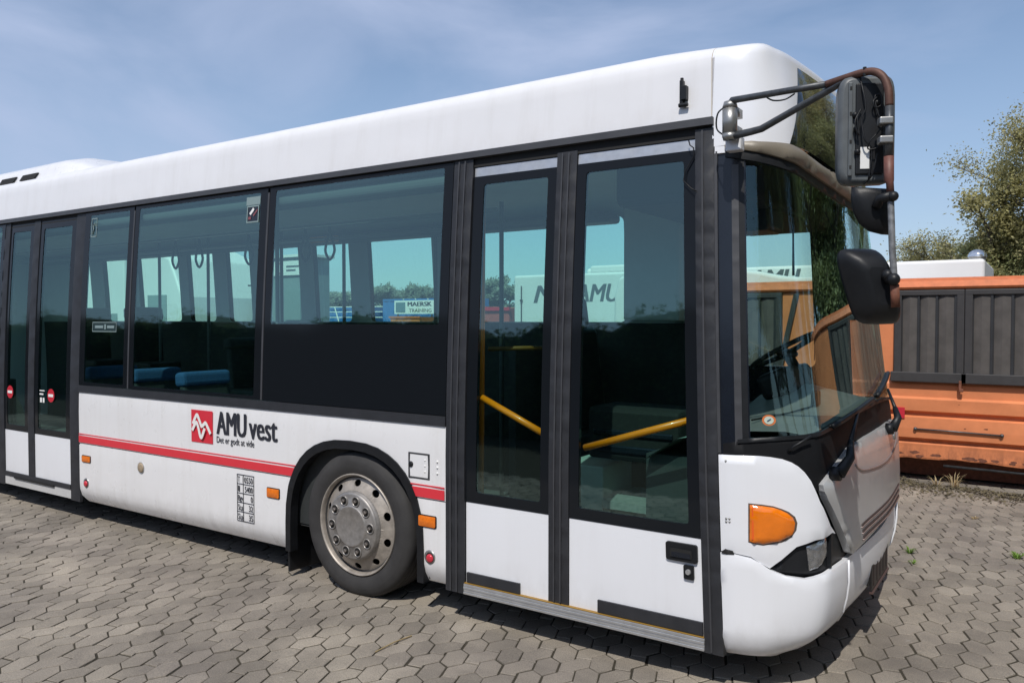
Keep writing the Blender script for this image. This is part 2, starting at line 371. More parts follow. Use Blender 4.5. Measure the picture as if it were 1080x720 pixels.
# ------------------------------------------------------------------ ground and paving
GROUND = mat('bare_ground', (.155, .135, .115), .95, var=.3, vscale=.7)
JOINT = mat('mossy_joint_dirt', (.040, .034, .022), .95, var=.45, vscale=9, bump=.002, bscale=120)
PAVER = mat('concrete_paver', (.256, .231, .198), .88, var=.30, vscale=1.7, island=.17, bump=.0016, bscale=150)
n_ = PAVER.node_tree.nodes; l_ = PAVER.node_tree.links            # speckle of aggregate and worn blotches
hs_ = [q for q in n_ if q.type == 'HUE_SAT'][0]; b_ = n_['Principled BSDF']; g_ = [q for q in n_ if q.type == 'NEW_GEOMETRY'][0]
t_ = n_.new('ShaderNodeTexNoise'); t_.inputs['Scale'].default_value = 170; t_.inputs['Detail'].default_value = 3; l_.new(g_.outputs['Position'], t_.inputs['Vector'])
r_ = n_.new('ShaderNodeValToRGB'); r_.color_ramp.elements[0].position = .3; r_.color_ramp.elements[0].color = (.72, .72, .72, 1); r_.color_ramp.elements[1].position = .72; r_.color_ramp.elements[1].color = (1.3, 1.27, 1.22, 1)
l_.new(t_.outputs[0], r_.inputs[0]); x_ = n_.new('ShaderNodeMixRGB'); x_.blend_type = 'MULTIPLY'; x_.inputs[0].default_value = 1
l_.new(hs_.outputs[0], x_.inputs[1]); l_.new(r_.outputs[0], x_.inputs[2])
t2_ = n_.new('ShaderNodeTexNoise'); t2_.inputs['Scale'].default_value = 7; t2_.inputs['Detail'].default_value = 6; t2_.inputs['Roughness'].default_value = .65; l_.new(g_.outputs['Position'], t2_.inputs['Vector'])
r2_ = n_.new('ShaderNodeValToRGB'); r2_.color_ramp.elements[0].position = .665; r2_.color_ramp.elements[0].color = (0, 0, 0, 1); r2_.color_ramp.elements[1].position = .73; r2_.color_ramp.elements[1].color = (.5, .5, .5, 1)
l_.new(t2_.outputs[0], r2_.inputs[0]); x2_ = n_.new('ShaderNodeMixRGB'); x2_.inputs[2].default_value = (.46, .44, .42, 1)
l_.new(r2_.outputs[0], x2_.inputs[0]); l_.new(x_.outputs[0], x2_.inputs[1]); 
t3_ = n_.new('ShaderNodeTexNoise'); t3_.inputs['Scale'].default_value = .75; t3_.inputs['Detail'].default_value = 8; t3_.inputs['Roughness'].default_value = .62; t3_.inputs['Distortion'].default_value = .6; l_.new(g_.outputs['Position'], t3_.inputs['Vector'])
r3_ = n_.new('ShaderNodeValToRGB'); r3_.color_ramp.elements[0].position = .36; r3_.color_ramp.elements[0].color = (.68, .67, .68, 1); r3_.color_ramp.elements[1].position = .62; r3_.color_ramp.elements[1].color = (1.08, 1.07, 1.04, 1)
l_.new(t3_.outputs[0], r3_.inputs[0]); x3_ = n_.new('ShaderNodeMixRGB'); x3_.blend_type = 'MULTIPLY'; x3_.inputs[0].default_value = 1
l_.new(x2_.outputs[0], x3_.inputs[1]); l_.new(r3_.outputs[0], x3_.inputs[2]); l_.new(x3_.outputs[0], b_.inputs['Base Color'])

tag(obj('ground', [(-400, -400, -.03), (400, -400, -.03), (400, 400, -.03), (-400, 400, -.03)], [(0, 1, 2, 3)], GROUND), kind='structure')
tag(obj('paving_bed', [(-26, -12, -.0058), (14, -12, -.0058), (14, 30, -.0058), (-26, 30, -.0058)], [(0, 1, 2, 3)], JOINT), kind='structure')
def paving():
    a = Vector((-.08, .035)); b = Vector((-.038, .112)); c = Vector((.038, .078)); T = Vector((0, .19)); Wd = Vector((.232, 0))
    j1 = Vector((-.067, .001)); j4 = Vector((-.158, -.018)); cp = c - Wd; map_ = -a - Wd
    tiles = [[a, b, c, -a, -b, -c][::-1], [j1, a, b, j1 + T, j4 + T, map_ + T, cp, j4]]
    V = []; F = []
    rng = random.Random(3)
    for ix in range(-72, 40):
        for iy in range(-22, 62):
            o = Vector((ix * .232 - .05, iy * .19))
            if o.x < -16.5 or o.x > 9 or o.y > 10.5 or o.y < -4: continue
            if -12 < o.x < -1.2 and .75 < o.y < 2.3: continue
            far_ = o.y > 5.6
            for P in tiles:
                if far_ and o.x < -6: continue
                if sum(P[i - 1].x * P[i].y - P[i].x * P[i - 1].y for i in range(len(P))) < 0: P = P[::-1]
                cen = sum(P, Vector((0, 0))) / len(P)
                ang = rng.gauss(0, .012); dx = rng.gauss(0, .0022); dy = rng.gauss(0, .0022); h = max(-.0012, rng.gauss(.0004, .0016)); tx = rng.gauss(0, .009); ty = rng.gauss(0, .009)
                n = len(V); k = len(P); ca, sa = math.cos(ang), math.sin(ang)
                for ins, z in ((.0040, -.013), (.0047, -.0024), (.0082, 0.)):
                    for i in range(k):
                        p0, p1, p2 = P[i - 1], P[i], P[(i + 1) % k]
                        e1 = (p1 - p0).normalized(); e2 = (p2 - p1).normalized()
                        n1 = Vector((-e1.y, e1.x)); n2 = Vector((-e2.y, e2.x))
                        nn = (n1 + n2); nn = nn / max(.5, nn.length_squared / 2) if nn.length > 1e-6 else n1
                        q = p1 + nn * ins - cen
                        q += Vector((rng.gauss(0, .0008), rng.gauss(0, .0008)))
                        V.append((cen.x + ca * q.x - sa * q.y + o.x + dx, cen.y + sa * q.x + ca * q.y + o.y + dy, z + h + q.x * tx + q.y * ty))
                for lv in (0, 1):
                    for i in range(k):
                        i2 = (i + 1) % k; F.append((n + lv * k + i, n + lv * k + i2, n + (lv + 1) * k + i2, n + (lv + 1) * k + i))
                F.append(tuple(n + 2 * k + i for i in range(k)))
    return V, F
V, F = paving()
tag(obj('paving', V, F, PAVER), kind='structure')

# ------------------------------------------------------------------ the bus
BUS = thing('city_bus', (-6.5, 1.275, 0), 'white low floor city bus with a red stripe along its side, standing on the paving', 'bus')
XR = -12.75                                                      # rear end
def arch(x0, w=.60, ztop=1.0, zbot=.19, n=20):
    """wheel opening outline, from right foot over the top to the left foot, as (u, z)"""
    out = [(X(x0 + w), zbot)]
    for i in range(n + 1):
        a = math.pi * i / n; ca, sa = math.cos(a), math.sin(a)
        out.append((X(x0 + w * math.copysign(abs(ca) ** .8, ca)), .40 + (ztop - .40) * abs(sa) ** .86))
    out.append((X(x0 - w), zbot)); return out
FW, RW = -3.755, -9.95
for far in (False, True):
    # lower skirts with the wheel openings cut out, upper belt panel above them
    a = arch(FW)
    low = [(X(-4.43), .197), (X(-7.07), .197), (X(-7.1), .24), (X(-7.1), .70), (X(-7.085), .717)]
    def tk(u, z, o, base=0.): P = SN(u, z, base + o); P.y += tuck(z); return P
    def skirt(name, poly, m=WHITE, off=0., thick=.02, edge=.004):
        pl = [(UMAX - u, z) for u, z in reversed(poly)] if far else poly
        def fn(u, z, o):
            P = SN(u, z, off + o); P.y += -tuck(z) if far else tuck(z); return P
        V, F, sm = sheet(pl, fn, thick, (), .12, .06, edge); return obj(name, V, F, m, BUS, sm)
    left_arch = [p for p in a if p[0] < X(FW) and p[1] < .716][::-1]; right_arch = [p for p in a if p[0] > X(FW) and p[1] < .716]
    fl = left_arch[::-1]
    def cutx(z, side):
        pts = [p for p in a if (p[0] < X(FW)) == (side < 0)]
        pts.sort(key=lambda p: p[1]); return lerp(z, [p[1] for p in pts], [p[0] for p in pts])
    skirt('lower_side_panel', [(X(-7.05), .197), (cutx(.197, -1), .197)] + [(cutx(z, -1), z) for z in (.3, .4, .5, .6, .715)] + [(X(-7.09), .715), (X(-7.105), .70), (X(-7.105), .25)])
    skirt('lower_side_panel', [(cutx(.205, 1), .205), (X(-2.985), .205), (X(-2.965), .225), (X(-2.965), .715)] + [(cutx(z, 1), z) for z in (.715, .6, .5, .4, .3)])
    top_arch = [(cutx(.72, 1), .72)] + [p for p in a if p[1] > .725] + [(cutx(.72, -1), .72)]
    skirt('upper_side_panel', [(X(-7.105), .72)] + top_arch[::-1] + [(X(-2.965), .72), (X(-2.965), 1.17), (X(-7.105), 1.17)])
    # rear part behind the rear door
    skirt('rear_side_panel', [(X(XR), .25)] + [(X(RW) + (p[0] - X(FW)), p[1]) for p in a][::-1] + [(X(-8.625), .2), (X(-8.625), 1.17), (X(XR), 1.17)])
    # rubber lips round the wheel openings
    for c in (FW, RW):
        o_ = [(p[0] - X(FW) + X(c), p[1]) for p in arch(FW, .625, 1.022, .2)]; i_ = [(p[0] - X(FW) + X(c), p[1]) for p in arch(FW, .575, .965, .2)]
        plate('wheel_arch_trim', o_ + i_[::-1], BLACK, BUS, .012, .07, su=.1, sv=.05, edge=.004, far=far)
    # red stripes
    def stripe(x0, x1, z0, z1, nm='red_stripe'): plate(nm, rect(X(x0), X(x1), z0, z1), REDP, BUS, .003, .003, su=.4, far=far)
    stripe(-7.1, FW - .535, .728, .787); stripe(-7.1, FW - .50, .798, .806)
    stripe(FW + .53, -2.97, .728, .787); stripe(FW + .49, -2.97, .798, .806)
    # belt rubber, drip rail and gutter above the windows
    plate('belt_trim', rect(X(-7.105), X(-2.965), 1.172, 1.232), RUBBER, BUS, .012, .03, su=.5, edge=.006, far=far)
    plate('belt_trim', rect(X(XR), X(-8.625), 1.172, 1.232), RUBBER, BUS, .012, .03, su=.5, edge=.006, far=far)
    plate('drip_rail', rect(X(XR), -.004, 2.762, 2.80), RUBBER_L, BUS, .028, .05, su=.6, edge=.008, far=far)
    plate('gutter', rect(X(XR), -.01, 2.712, 2.79), BLACKM, BUS, -.012, .02, su=.6, far=far)
# white roof: side cheeks and crown, one extruded shell
INS = [(3.1, 0), (3.13, .012), (3.16, .035), (3.18, .07), (3.198, .125), (3.211, .21), (3.219, .33), (3.226, .55), (3.23, .9), (3.23, 1.2)]
def cap_pt(u, z, e):
    P = S(u, min(z, 3.1)); e *= 1 - .42 * sst(0, .25, min(u, UMAX - u)) * (1 - sst(.2, .8, e)); k = 1 - e / 1.275
    y = 1.275 + (P.y - 1.275) * k; x = P.x
    if 0 < u < UMAX:
        py = lerp(u, _U, TY); py = min(py, 2.55 - py); x -= sst(0, .22, py) * e * .32
    if z > 3.1: z -= .35 * (z - 3.1) * sst(-1.75, -1.0, x)
    return Vector((x, y, z))
LV = [(2.80, 0), (2.86, 0), (2.93, 0), (3.0, 0), (3.05, 0)] + INS
Vr = []; Fr = []; xs = [XR + i * (-1.369 - XR) / 24 for i in range(25)]
xs = xs[:-1] + [-1.7, -1.6, -1.5, -1.369]
half = [cap_pt(-3, z, e) for z, e in LV]
sec = [(p.y, p.z) for p in half] + [(2.55 - p.y, p.z) for p in reversed(half)]
for x in xs: Vr += [(x, y, z - (.35 * (z - 3.1) * sst(-1.75, -1.0, x) if z > 3.1 else 0)) for y, z in sec]
k = len(sec)
for i in range(len(xs) - 1):
    for j in range(k - 1): Fr.append((i * k + j, (i + 1) * k + j, (i + 1) * k + j + 1, i * k + j + 1))
roof = obj('roof', Vr, Fr, WHITE_ROOF, BUS, True)
# front cap over the windscreen
us = [-.012 + (UMAX + .024) * i / 84 for i in range(85)]
us = sorted(set([round(v, 5) for v in us] + [-.012 + .006 * i for i in range(5)]))
LC = [(2.655, 0), (2.70, 0), (2.75, 0)] + LV
DEST = [(.372, 2.66), (.589, 2.657), (.9, 2.635), (1.2, 2.612), (UC, 2.6)]
DEST = DEST + [(UMAX - a, b) for a, b in reversed(DEST[:-1])] + [(UMAX - .634, 3.104), (.634, 3.104)]
Vc = []; Fc = []
for z, e in LC: Vc += [cap_pt(u, z, e) for u in us]
k = len(us)
for i in range(len(LC) - 1):
    for j in range(k - 1):
        Fc.append((i * k + j, i * k + j + 1, (i + 1) * k + j + 1, (i + 1) * k + j))
cap = obj('front_cap', Vc, Fc, WHITE_DOOR, BUS, True)
plate('cap_skirt', [(.0, 2.62), (.10, 2.62), (.10, 2.66), (.0, 2.66)], WHITE_DOOR, BUS, 0, .02)
SEAM = mat('yellowed_sealant', (.40, .33, .22), .7)
sm_ = MB().tube([cap_pt(-.013, z, e) + Vector((-.001, .0016, -.002)) for z, e in LV], .003, 6); sm_.build('roof_seam', SEAM, BUS)
dest = plate('destination_display', DEST, DESTG, BUS, .006, .03, su=.08, sv=.08, edge=.004)
# small black bracket on the roof cheek
b_ = MB().box(S(X(-1.42), 2.945) + Vector((0, -.012, 0)), (.018, .03, .12)).box(S(X(-1.405), 2.94) + Vector((0, -.016, 0)), (.03, .034, .07)).tube([S(X(-1.425), 2.88) + Vector((-.01, -.02, 0)), S(X(-1.395), 2.88) + Vector((.01, -.02, 0))], .011, 10).tube([S(X(-1.42), 3.0) + Vector((0, -.015, 0)), S(X(-1.42), 3.02) + Vector((0, -.015, 0))], .009, 10)
b_.build('roof_bracket', BLACK, BUS, bevel=.003)
# roof unit far back
prof_ac = [(.30, 3.215), (.315, 3.29), (.34, 3.335), (.40, 3.375), (.6, 3.43), (1.275, 3.46)]
prof_ac = prof_ac + [(2.55 - y, z) for y, z in reversed(prof_ac[:-1])]
Va = []; Fa = []
stations = [(-12.3, 1), (-8.25, 1), (-8.02, .995), (-7.9, .93), (-7.7, .72), (-7.5, .45), (-7.3, .2), (-7.12, -.05)]
for x, s in stations: Va += [(x, 1.275 + (y - 1.275) * (1 if s > .9 else .985), 3.2 + (z - 3.2) * s) for y, z in prof_ac]
k = len(prof_ac)
for i in range(len(stations) - 1):
    for j in range(k - 1): Fa.append((i * k + j, (i + 1) * k + j, (i + 1) * k + j + 1, i * k + j + 1))
ac = obj('roof_unit', Va, Fa, WHITE, BUS, True)
for i in range(4):
    x0 = -8.43 - i * .44
    MB().add([(x0, .30, 3.222), (x0 - .30, .30, 3.222), (x0 - .24, .309, 3.275), (x0 + .06, .309, 3.275), (x0, .284, 3.222), (x0 - .30, .284, 3.222), (x0 - .24, .295, 3.275), (x0 + .06, .295, 3.275)], [(4, 5, 6, 7)[::-1], (0, 1, 5, 4), (1, 2, 6, 5), (2, 3, 7, 6), (3, 0, 4, 7)]).build('vent_slot', BLACKM, ac)

# ---- side windows (black printed border, tinted pane), rubber joint strips
def window(x0, x1, gx0, gx1, z0=1.236, z1=2.752, gz0=1.262, gz1=2.728, far=False, dark=None):
    hole = [rrect(X(gx0), X(gx1), gz0, gz1, .015)] if not dark else [rrect(X(gx0), X(gx1), dark, gz1, .015)]
    p = plate('side_window', rrect(X(gx0) - .004, X(gx1) + .004, (dark or gz0) - .004, gz1 + .004, .016), GLASS, BUS, -.001, 0, su=.12, sv=.12, far=far)
    plate('window_border', rect(X(x0), X(x1), z0, z1), FRIT, p, 0., .012, hole, su=.25, sv=.15, far=far)
    return p
W1 = window(-7.105, -6.345, -7.02, -6.41); W2 = window(-6.325, -4.655, -6.262, -4.73); W3 = window(-4.63, -2.967, -4.565, -3.035, dark=1.78)
for xx in (-6.335, -4.642): plate('joint_strip', rect(X(xx - .009), X(xx + .009), 1.238, 2.72), RUBBER_L, BUS, .003, .01, sv=.2)
plate('window_pillar', rect(X(-7.26), X(-7.108), .19, 2.758), RUBBER, BUS, .008, .04, su=.07, sv=.2, edge=.012)
plate('window_pillar', rect(X(-8.62), X(-8.5), .19, 2.758), RUBBER, BUS, .008, .04, su=.07, sv=.2, edge=.012)
for x0, x1 in ((-10.6, -8.6), (-12.6, -10.65)): window(x0, x1, x0 + .06, x1 - .06)
FARW = [(-4.5, -2.93), (-5.92, -5.02), (-6.75, -6.16), (-7.62, -6.95), (-8.27, -7.80), (-9.05, -8.49), (-10.15, -9.2), (-11.0, -10.35), (-11.9, -11.3)]
for x0, x1 in FARW:
    p = plate('side_window', rrect(X(x0), X(x1), 1.78, 2.69, .04), GLASS, BUS, -.01, 0, su=.2, sv=.2, far=True)
holes = [rrect(X(x0) + .004, X(x1) - .004, 1.784, 2.686, .04) for x0, x1 in FARW]
plate('far_side_wall', rect(X(XR), X(-2.2), 1.236, 2.755), [FRIT], BUS, 0, .05, holes, su=.4, sv=.25, far=True)
# inner lining of the far side: grey pillars above, dark panels below
def inner(name, poly, m, y, holes=()):
    V, F, sm = sheet(poly, lambda u, z, o: Vector((u, y - (prof(z)), z)), 0, holes, .6, .3); return obj(name, V, [f[::-1] for f in F], m, BUS)
inner('inner_lining', rect(XR, -2.2, 1.6, 2.76), INTER, 2.55 - .075, [rrect(x0 + .02, x1 - .02, 1.79, 2.68, .05) for x0, x1 in FARW])
inner('lower_lining', rect(XR, -2.2, .36, 1.78), INTERD, 2.55 - .085)
# driver's window on the far side
plate('driver_window', rrect(X(-2.05), X(-1.36), 1.45, 2.50, .05), GLASS, BUS, -.002, 0, su=.2, sv=.2, far=True)
plate('driver_window_frame', rect(X(-2.2), X(-1.26), 1.17, 2.755), NAVY, BUS, 0, .05, [rrect(X(-2.05) + .004, X(-1.36) - .004, 1.454, 2.496, .05)], su=.2, sv=.2, far=True)
plate('driver_side_panel', rect(X(-2.965), X(-1.26), .2, 1.17), WHITE, BUS, 0, .02, su=.3, sv=.2, far=True)
plate('driver_side_band', rect(X(-8.47), X(-7.1), .2, 1.236), WHITE, BUS, 0, .02, su=.3, sv=.2, far=True)
MB().box2((XR, .06, .25), (XR + .04, 2.49, 3.2)).build('rear_wall', WHITE, BUS, bevel=.01)

# ---- front entrance: three rubber posts and two glazed leaves
def post(x0, x1, z0=.192, z1=2.758, off=.012):
    p = plate('door_post', rect(X(x0), X(x1), z0, z1), RUBBER, BUS, off, .07, su=.03, sv=.15, edge=.012)
    for f in (.3, .62): plate('post_rib', rect(X(x0 + (x1 - x0) * f), X(x0 + (x1 - x0) * f) + .008, z0 + .01, z1 - .01), RUBBER_L, p, off + .005, .006, sv=.15, edge=.002)
    return p
post(-2.962, -2.822); post(-2.249, -2.123, .262, 2.73, .004)
P3 = plate('door_post', rect(-.1, -.004, .188, 2.75), RUBBER, BUS, .014, .07, su=.03, sv=.12, edge=.014)
plate('post_rib', rect(-.062, -.054, .2, 2.74), RUBBER_L, P3, .018, .006, sv=.12, edge=.002)
def leaf(u0, u1, g0, g1, name='door_leaf', zt=2.652, z0=.262, zb=.738, gz0=.80, gz1=2.605, wm=WHITE_DOOR, glass=DOORG, top=True, off=-.012):
    p = plate(name, rect(u0, u1, z0, zb), wm, BUS, off, .03, su=.2, sv=.15, edge=.003)
    plate('door_border', rect(u0, u1, zb + .001, zt), FRIT, p, off, .025, [rrect(g0, g1, gz0, gz1, .02)], su=.15, sv=.15)
    plate('door_glass', rrect(g0 - .004, g1 + .004, gz0 - .004, gz1 + .004, .02), glass, p, off - .004, 0, su=.12, sv=.12)
    if top: plate('door_top_strip', rect(u0, u1, zt + .003, 2.708), ALU, p, off - .006, .02, su=.3)
    return p
LF1 = leaf(X(-2.818), X(-2.252), X(-2.745), X(-2.305))
LF2 = leaf(X(-2.12), -.104, X(-2.062), -.165)
plate('kick_strip', rect(-1.551, -1.18, .266, .324), RUBBER, LF1, .002, .016, su=.3, edge=.003)
plate('kick_strip', rect(-.686, -.106, .266, .330), RUBBER, LF2, .002, .016, su=.3, edge=.003)
def bar3(name, parent, A, B, r=.016, m=YELLOW, n=12): return MB().tube([A, B], r, n).build(name, m, parent, True)
bar3('handrail', LF1, Vector((-2.745, .075, 1.352)), Vector((-2.295, .075, 1.162)), .019)
bar3('handrail', LF2, Vector((-2.06, .075, 1.117)), Vector((-1.40, .085, 1.328)), .019)
hd = plate('door_handle', rrect(-.288, -.122, .614, .704, .012), BLACK, LF2, .004, .02, su=.1, edge=.004)
plate('handle_recess', rrect(-.262, -.148, .632, .676, .006), BLACKM, LF2, .0055, .003, su=.1)
plate('handle_grip', rrect(-.255, -.155, .634, .658, .004), NAVY, LF2, .0085, .003, su=.1, edge=.001)
plate('door_lock', rrect(-.196, -.143, .53, .60, .008), BLACK, LF2, .002, .015, su=.1, edge=.003)
MB().lathe([(0, .02), (.012, .02), (.014, .016), (.014, 0)], 16, Matrix.Rotation(R(90), 4, 'X'), SN(-.17, .568, -.01)).build('lock_cylinder', ALU, LF2)
sill = MB()
for i in range(4): sill.box2((-2.822, -.012 + (.003 if i % 2 else 0), .196 + i * .0155), (-1.352, .12, .196 + i * .0155 + .0145))
sill.build('door_sill', ALU, BUS, bevel=.002)
AMB = mat('yellow_edge_strip', (.30, .17, .03), .6)
MB().box2((-2.82, -.0075, .2592), (-1.355, .02, .2618)).build('sill_edge', AMB, BUS)
# loose black cable at the top of the entrance
MB().tube([SN(-.13, 2.70, .01), SN(-.118, 2.67, .022), SN(-.10, 2.655, .02), SN(-.105, 2.62, .0), SN(-.15, 2.55, .004), SN(-.16, 2.50, .004), SN(-.12, 2.46, .006), SN(-.09, 2.44, .012)], .0032, 6).build('loose_cable', BLACK, BUS, True)
# ---- rear entrance
leafA = leaf(X(-7.92), X(-7.268), X(-7.85), X(-7.345), zt=2.735, z0=.325, zb=.735, gz0=.79, gz1=2.665, top=False)
leafB = leaf(X(-8.50), X(-8.02), X(-8.45), X(-8.10), zt=2.735, z0=.325, zb=.735, gz0=.79, gz1=2.665, top=False)
plate('door_post', rect(X(-8.03), X(-7.915), .3, 2.745), RUBBER, BUS, .004, .05, su=.03, sv=.2, edge=.01)
plate('door_base', rect(X(-8.5), X(-7.262), .285, .325), RUBBER, BUS, .004, .04, su=.4, edge=.004)
plate('door_sill', rect(X(-8.5), X(-7.262), .20, .284), mat('light_grey_sill', (.50, .50, .50), .5, var=.1), BUS, -.004, .06, su=.4, edge=.004)
plate('sill_slot', rect(X(-8.3), X(-7.55), .272, .29), BLACKM, BUS, .006, .02, su=.4)
def roundel(u, z, par, r=.062):
    f = lambda a, b, o=0.: SN(u + a, z + b, -.005 + o)
    MB().add([f(r * math.cos(R(15 * i)), r * math.sin(R(15 * i))) for i in range(24)], [tuple(range(24))]).build('no_entry_sticker', REDL, par)
    MB().add([f(-r * .7, -.013, .002), f(r * .7, -.013, .002), f(r * .7, .013, .002), f(-r * .7, .013, .002)], [(0, 1, 2, 3)]).build('sticker_bar', PALE, par)
roundel(X(-7.595), 1.112, leafA); roundel(X(-8.375), 1.108, leafB)
MB().add([SN(X(-7.8) + q[0], 1.1 + q[1], -.004) for q in ((0, .01), (.07, .01), (.07, .025), (0, .025), (0, .045), (.09, .045), (.09, .055), (0, .055), (.01, -.06), (.045, -.06), (.045, -.015), (.01, -.015), (.06, -.06), (.09, -.06), (.09, -.015), (.06, -.015))], [(0, 1, 2, 3), (4, 5, 6, 7), (8, 9, 10, 11), (12, 13, 14, 15)]).build('door_notice', PALE, leafA)
# window stickers
def card(u0, u1, z0, z1, m, par, name, off=.002): return plate(name, rect(u0, u1, z0, z1), m, par, off, 0, su=.5, sv=.5)
def ring(u0, u1, z0, z1, m, par, name, t=.008, off=.002): return plate(name, rect(u0, u1, z0, z1), m, par, off, 0, [rect(u0 + t, u1 - t, z0 + t, z1 - t)], su=.5, sv=.5)
ring(-5.745, -5.655, 2.535, 2.70, STICK, W1, 'window_sticker'); 
MB().tube([SN(-5.70 + a, 2.60 + b, .003) for a, b in ((-.02, -.04), (-.005, .0), (-.015, .04), (.012, .055), (.02, .03))], .004, 5).build('sticker_mark', STICK, W1)
card(-3.632, -3.478, 2.645, 2.705, STICK, W2, 'window_sticker'); card(-3.615, -3.49, 2.52, 2.635, NAVY, W2, 'window_sticker', .002); ring(-3.62, -3.485, 2.515, 2.64, STICK, W2, 'sticker_frame', .01, .004)
MB().add([SN(-3.6 + a, 2.54 + b, .005) for a, b in ((.01, .045), (.05, .085), (.065, .07), (.025, .03))], [(0, 1, 2, 3)]).build('sticker_mark', PALE, W2)
MB().add([SN(-3.6 + a, 2.54 + b, .005) for a, b in ((.06, .02), (.1, .06), (.1, .075), (.05, .03), (.0, .0), (.03, .0), (.03, .02), (0, .02))], [(0, 1, 2, 3), (4, 5, 6, 7)]).build('sticker_mark', mat('faded_red', (.22, .07, .08), .5), W2)
ring(-5.645, -5.27, 1.705, 1.79, STICK, W1, 'exit_sticker', .007)
card(-5.63, -5.285, 1.718, 1.777, mat('dark_green_sticker', (.012, .03, .03), .4), W1, 'exit_sticker', .0015)
MB().add([SN(-5.6 + a, 1.737 + b, .004) for a, b in ((0, 0), (.13, 0), (.13, .022), (0, .022), (.19, 0), (.30, 0), (.30, .022), (.19, .022), (.148, -.01), (.172, -.01), (.172, .034), (.148, .034))], [(0, 1, 2, 3), (4, 5, 6, 7), (8, 9, 10, 11)]).build('sticker_lettering', STICK, W1)

# ---- lettering and logo on the belt panel
lg = MB().add([(x, -.004, z) for x, z in ((-5.453, .874), (-5.189, .874), (-5.189, 1.121), (-5.453, 1.121))], [(0, 1, 2, 3)]).build('logo_panel', LOGORED, BUS)
def ribbon(name, P, wd, m, par, y=-.007):
    mb = MB()
    P = [Vector((-5.453 + a * .264, 0, .874 + b * .247)) for a, b in P]
    for i, (p, q) in enumerate(zip(P, P[1:])):
        d = (q - p).normalized(); n = Vector((-d.z, 0, d.x)) * wd / 2; e = d * wd * .28
        yy = Vector((0, y - i * .0004, 0))
        mb.add([p - n - e + yy, q - n + e + yy, q + n + e + yy, p + n - e + yy], [(0, 1, 2, 3)])
    return mb.build(name, m, par)
def smooth(P, n=6):
    P = [P[0]] + P + [P[-1]]; out = []
    for i in range(1, len(P) - 2):
        for k_ in range(n):
            t = k_ / n; out.append(tuple(.5 * (2 * b + (c - a) * t + (2 * a - 5 * b + 4 * c - d) * t * t + (3 * b - a - 3 * c + d) * t ** 3) for a, b, c, d in zip(*P[i - 1:i + 3])))
    return out + [P[-2]]
ribbon('logo_wave', smooth([(.10, .58), (.20, .74), (.30, .85), (.40, .72), (.50, .54), (.55, .52), (.64, .58), (.73, .63), (.84, .5), (.95, .34)], 3), .026, PALE, lg)
ribbon('logo_wave', smooth([(.10, .38), (.20, .52), (.30, .62), (.40, .45), (.47, .25), (.54, .17), (.62, .28), (.70, .44)], 3), .026, PALE, lg, -.0125)
lettering('lettering', 'AMU', INK, BUS, -5.138, .957, .17, .335, bold=.0075)
lettering('lettering', 'vest', INK, BUS, -4.765, .952, .171, .30, bold=.0065)
lettering('slogan', 'Det er godt at vide', INK, BUS, -5.142, .893, .047, .43, bold=.0007)
tb = MB()
for i in range(6): tb.box((-4.815, -.003, .680 - i * .068), (.19, .003, .0035))
for xx in (-4.908, -4.87 + .03, -4.722): tb.box((xx, -.003, .51), (.0035, .0032, .34))
tb.build('weight_table', INK, BUS)
for i, (a_, b_) in enumerate((('T', '10550'), ('l', '5400'), ('Bgv', '0'), ('St.pl', '32'), ('Si.pl', '35'))):
    z = .62 - i * .068
    lettering('table_lettering', a_, INK, BUS, -4.897, z + .004, .042, .018 if len(a_) == 1 else .06, bold=.0009)
    w_ = .022 * len(b_); lettering('table_lettering', b_, INK, BUS, -4.733 - w_, z + .004, .042, w_, bold=.0009)

# ---- lamps, caps, hatch on the side
def lens(u0, u1, z0, z1, m, name, off=.016):
    b = plate(name, rrect(u0, u1, z0, z1, .008, 3), m, BUS, off, off + .006, su=.03, sv=.03, edge=.006)
    plate('lamp_base', rrect(u0 - .006, u1 + .006, z0 - .006, z1 + .006, .01, 3), BLACK, b, .004, .01, su=.1)
lens(-5.79, -5.66, .562, .612, AMBER_D, 'marker_lamp'); lens(-3.318, -3.193, .555, .617, AMBER_D, 'marker_lamp'); lens(-1.912, -1.782, .553, .617, AMBER_D, 'marker_lamp')
def disc(u, z, r, m, name, par=BUS, h=.012, r2=None):
    return MB().lathe([(0, h), (r * .8, h), (r, h * .6), (r, -.01)], 24, Matrix.Rotation(R(90), 4, 'X'), S(u, z)).build(name, m, par, True)
for u, z in ((-5.736, .375), (-1.829, .369)):
    b = disc(u, z, .042, CLAMP, 'jacking_socket', h=.004); disc(u + .002, z - .002, .033, BLACKM, 'socket_ring', b, .006); disc(u + .004, z - .006, .026, REDL, 'reflector', b, .016)
disc(-4.887, .597, .04, mat('tan_cap', (.33, .26, .18), .6, var=.3, vscale=30), 'filler_cap')
MB().lathe([(.04, .004), (.046, .006), (.046, -.01)], 24, Matrix.Rotation(R(90), 4, 'X'), S(-4.887, .597)).build('cap_ring', ALU, BUS)
ht = plate('service_hatch', rrect(-1.995, -1.832, .84, .992, .004, 2), WHITE, BUS, .003, .01, su=.1, edge=.002)
plate('hatch_gap', rrect(-1.999, -1.828, .836, .996, .004, 2), RUBBER_L, ht, .0012, .006, su=.1)
disc(-1.976, .922, .018, BLACK, 'hatch_lock', ht, .01)
for i in range(3):
    for u in (-1.865, -1.77): disc(u, .955 - i * .035, .006, PALE, 'rivet', BUS, .005)

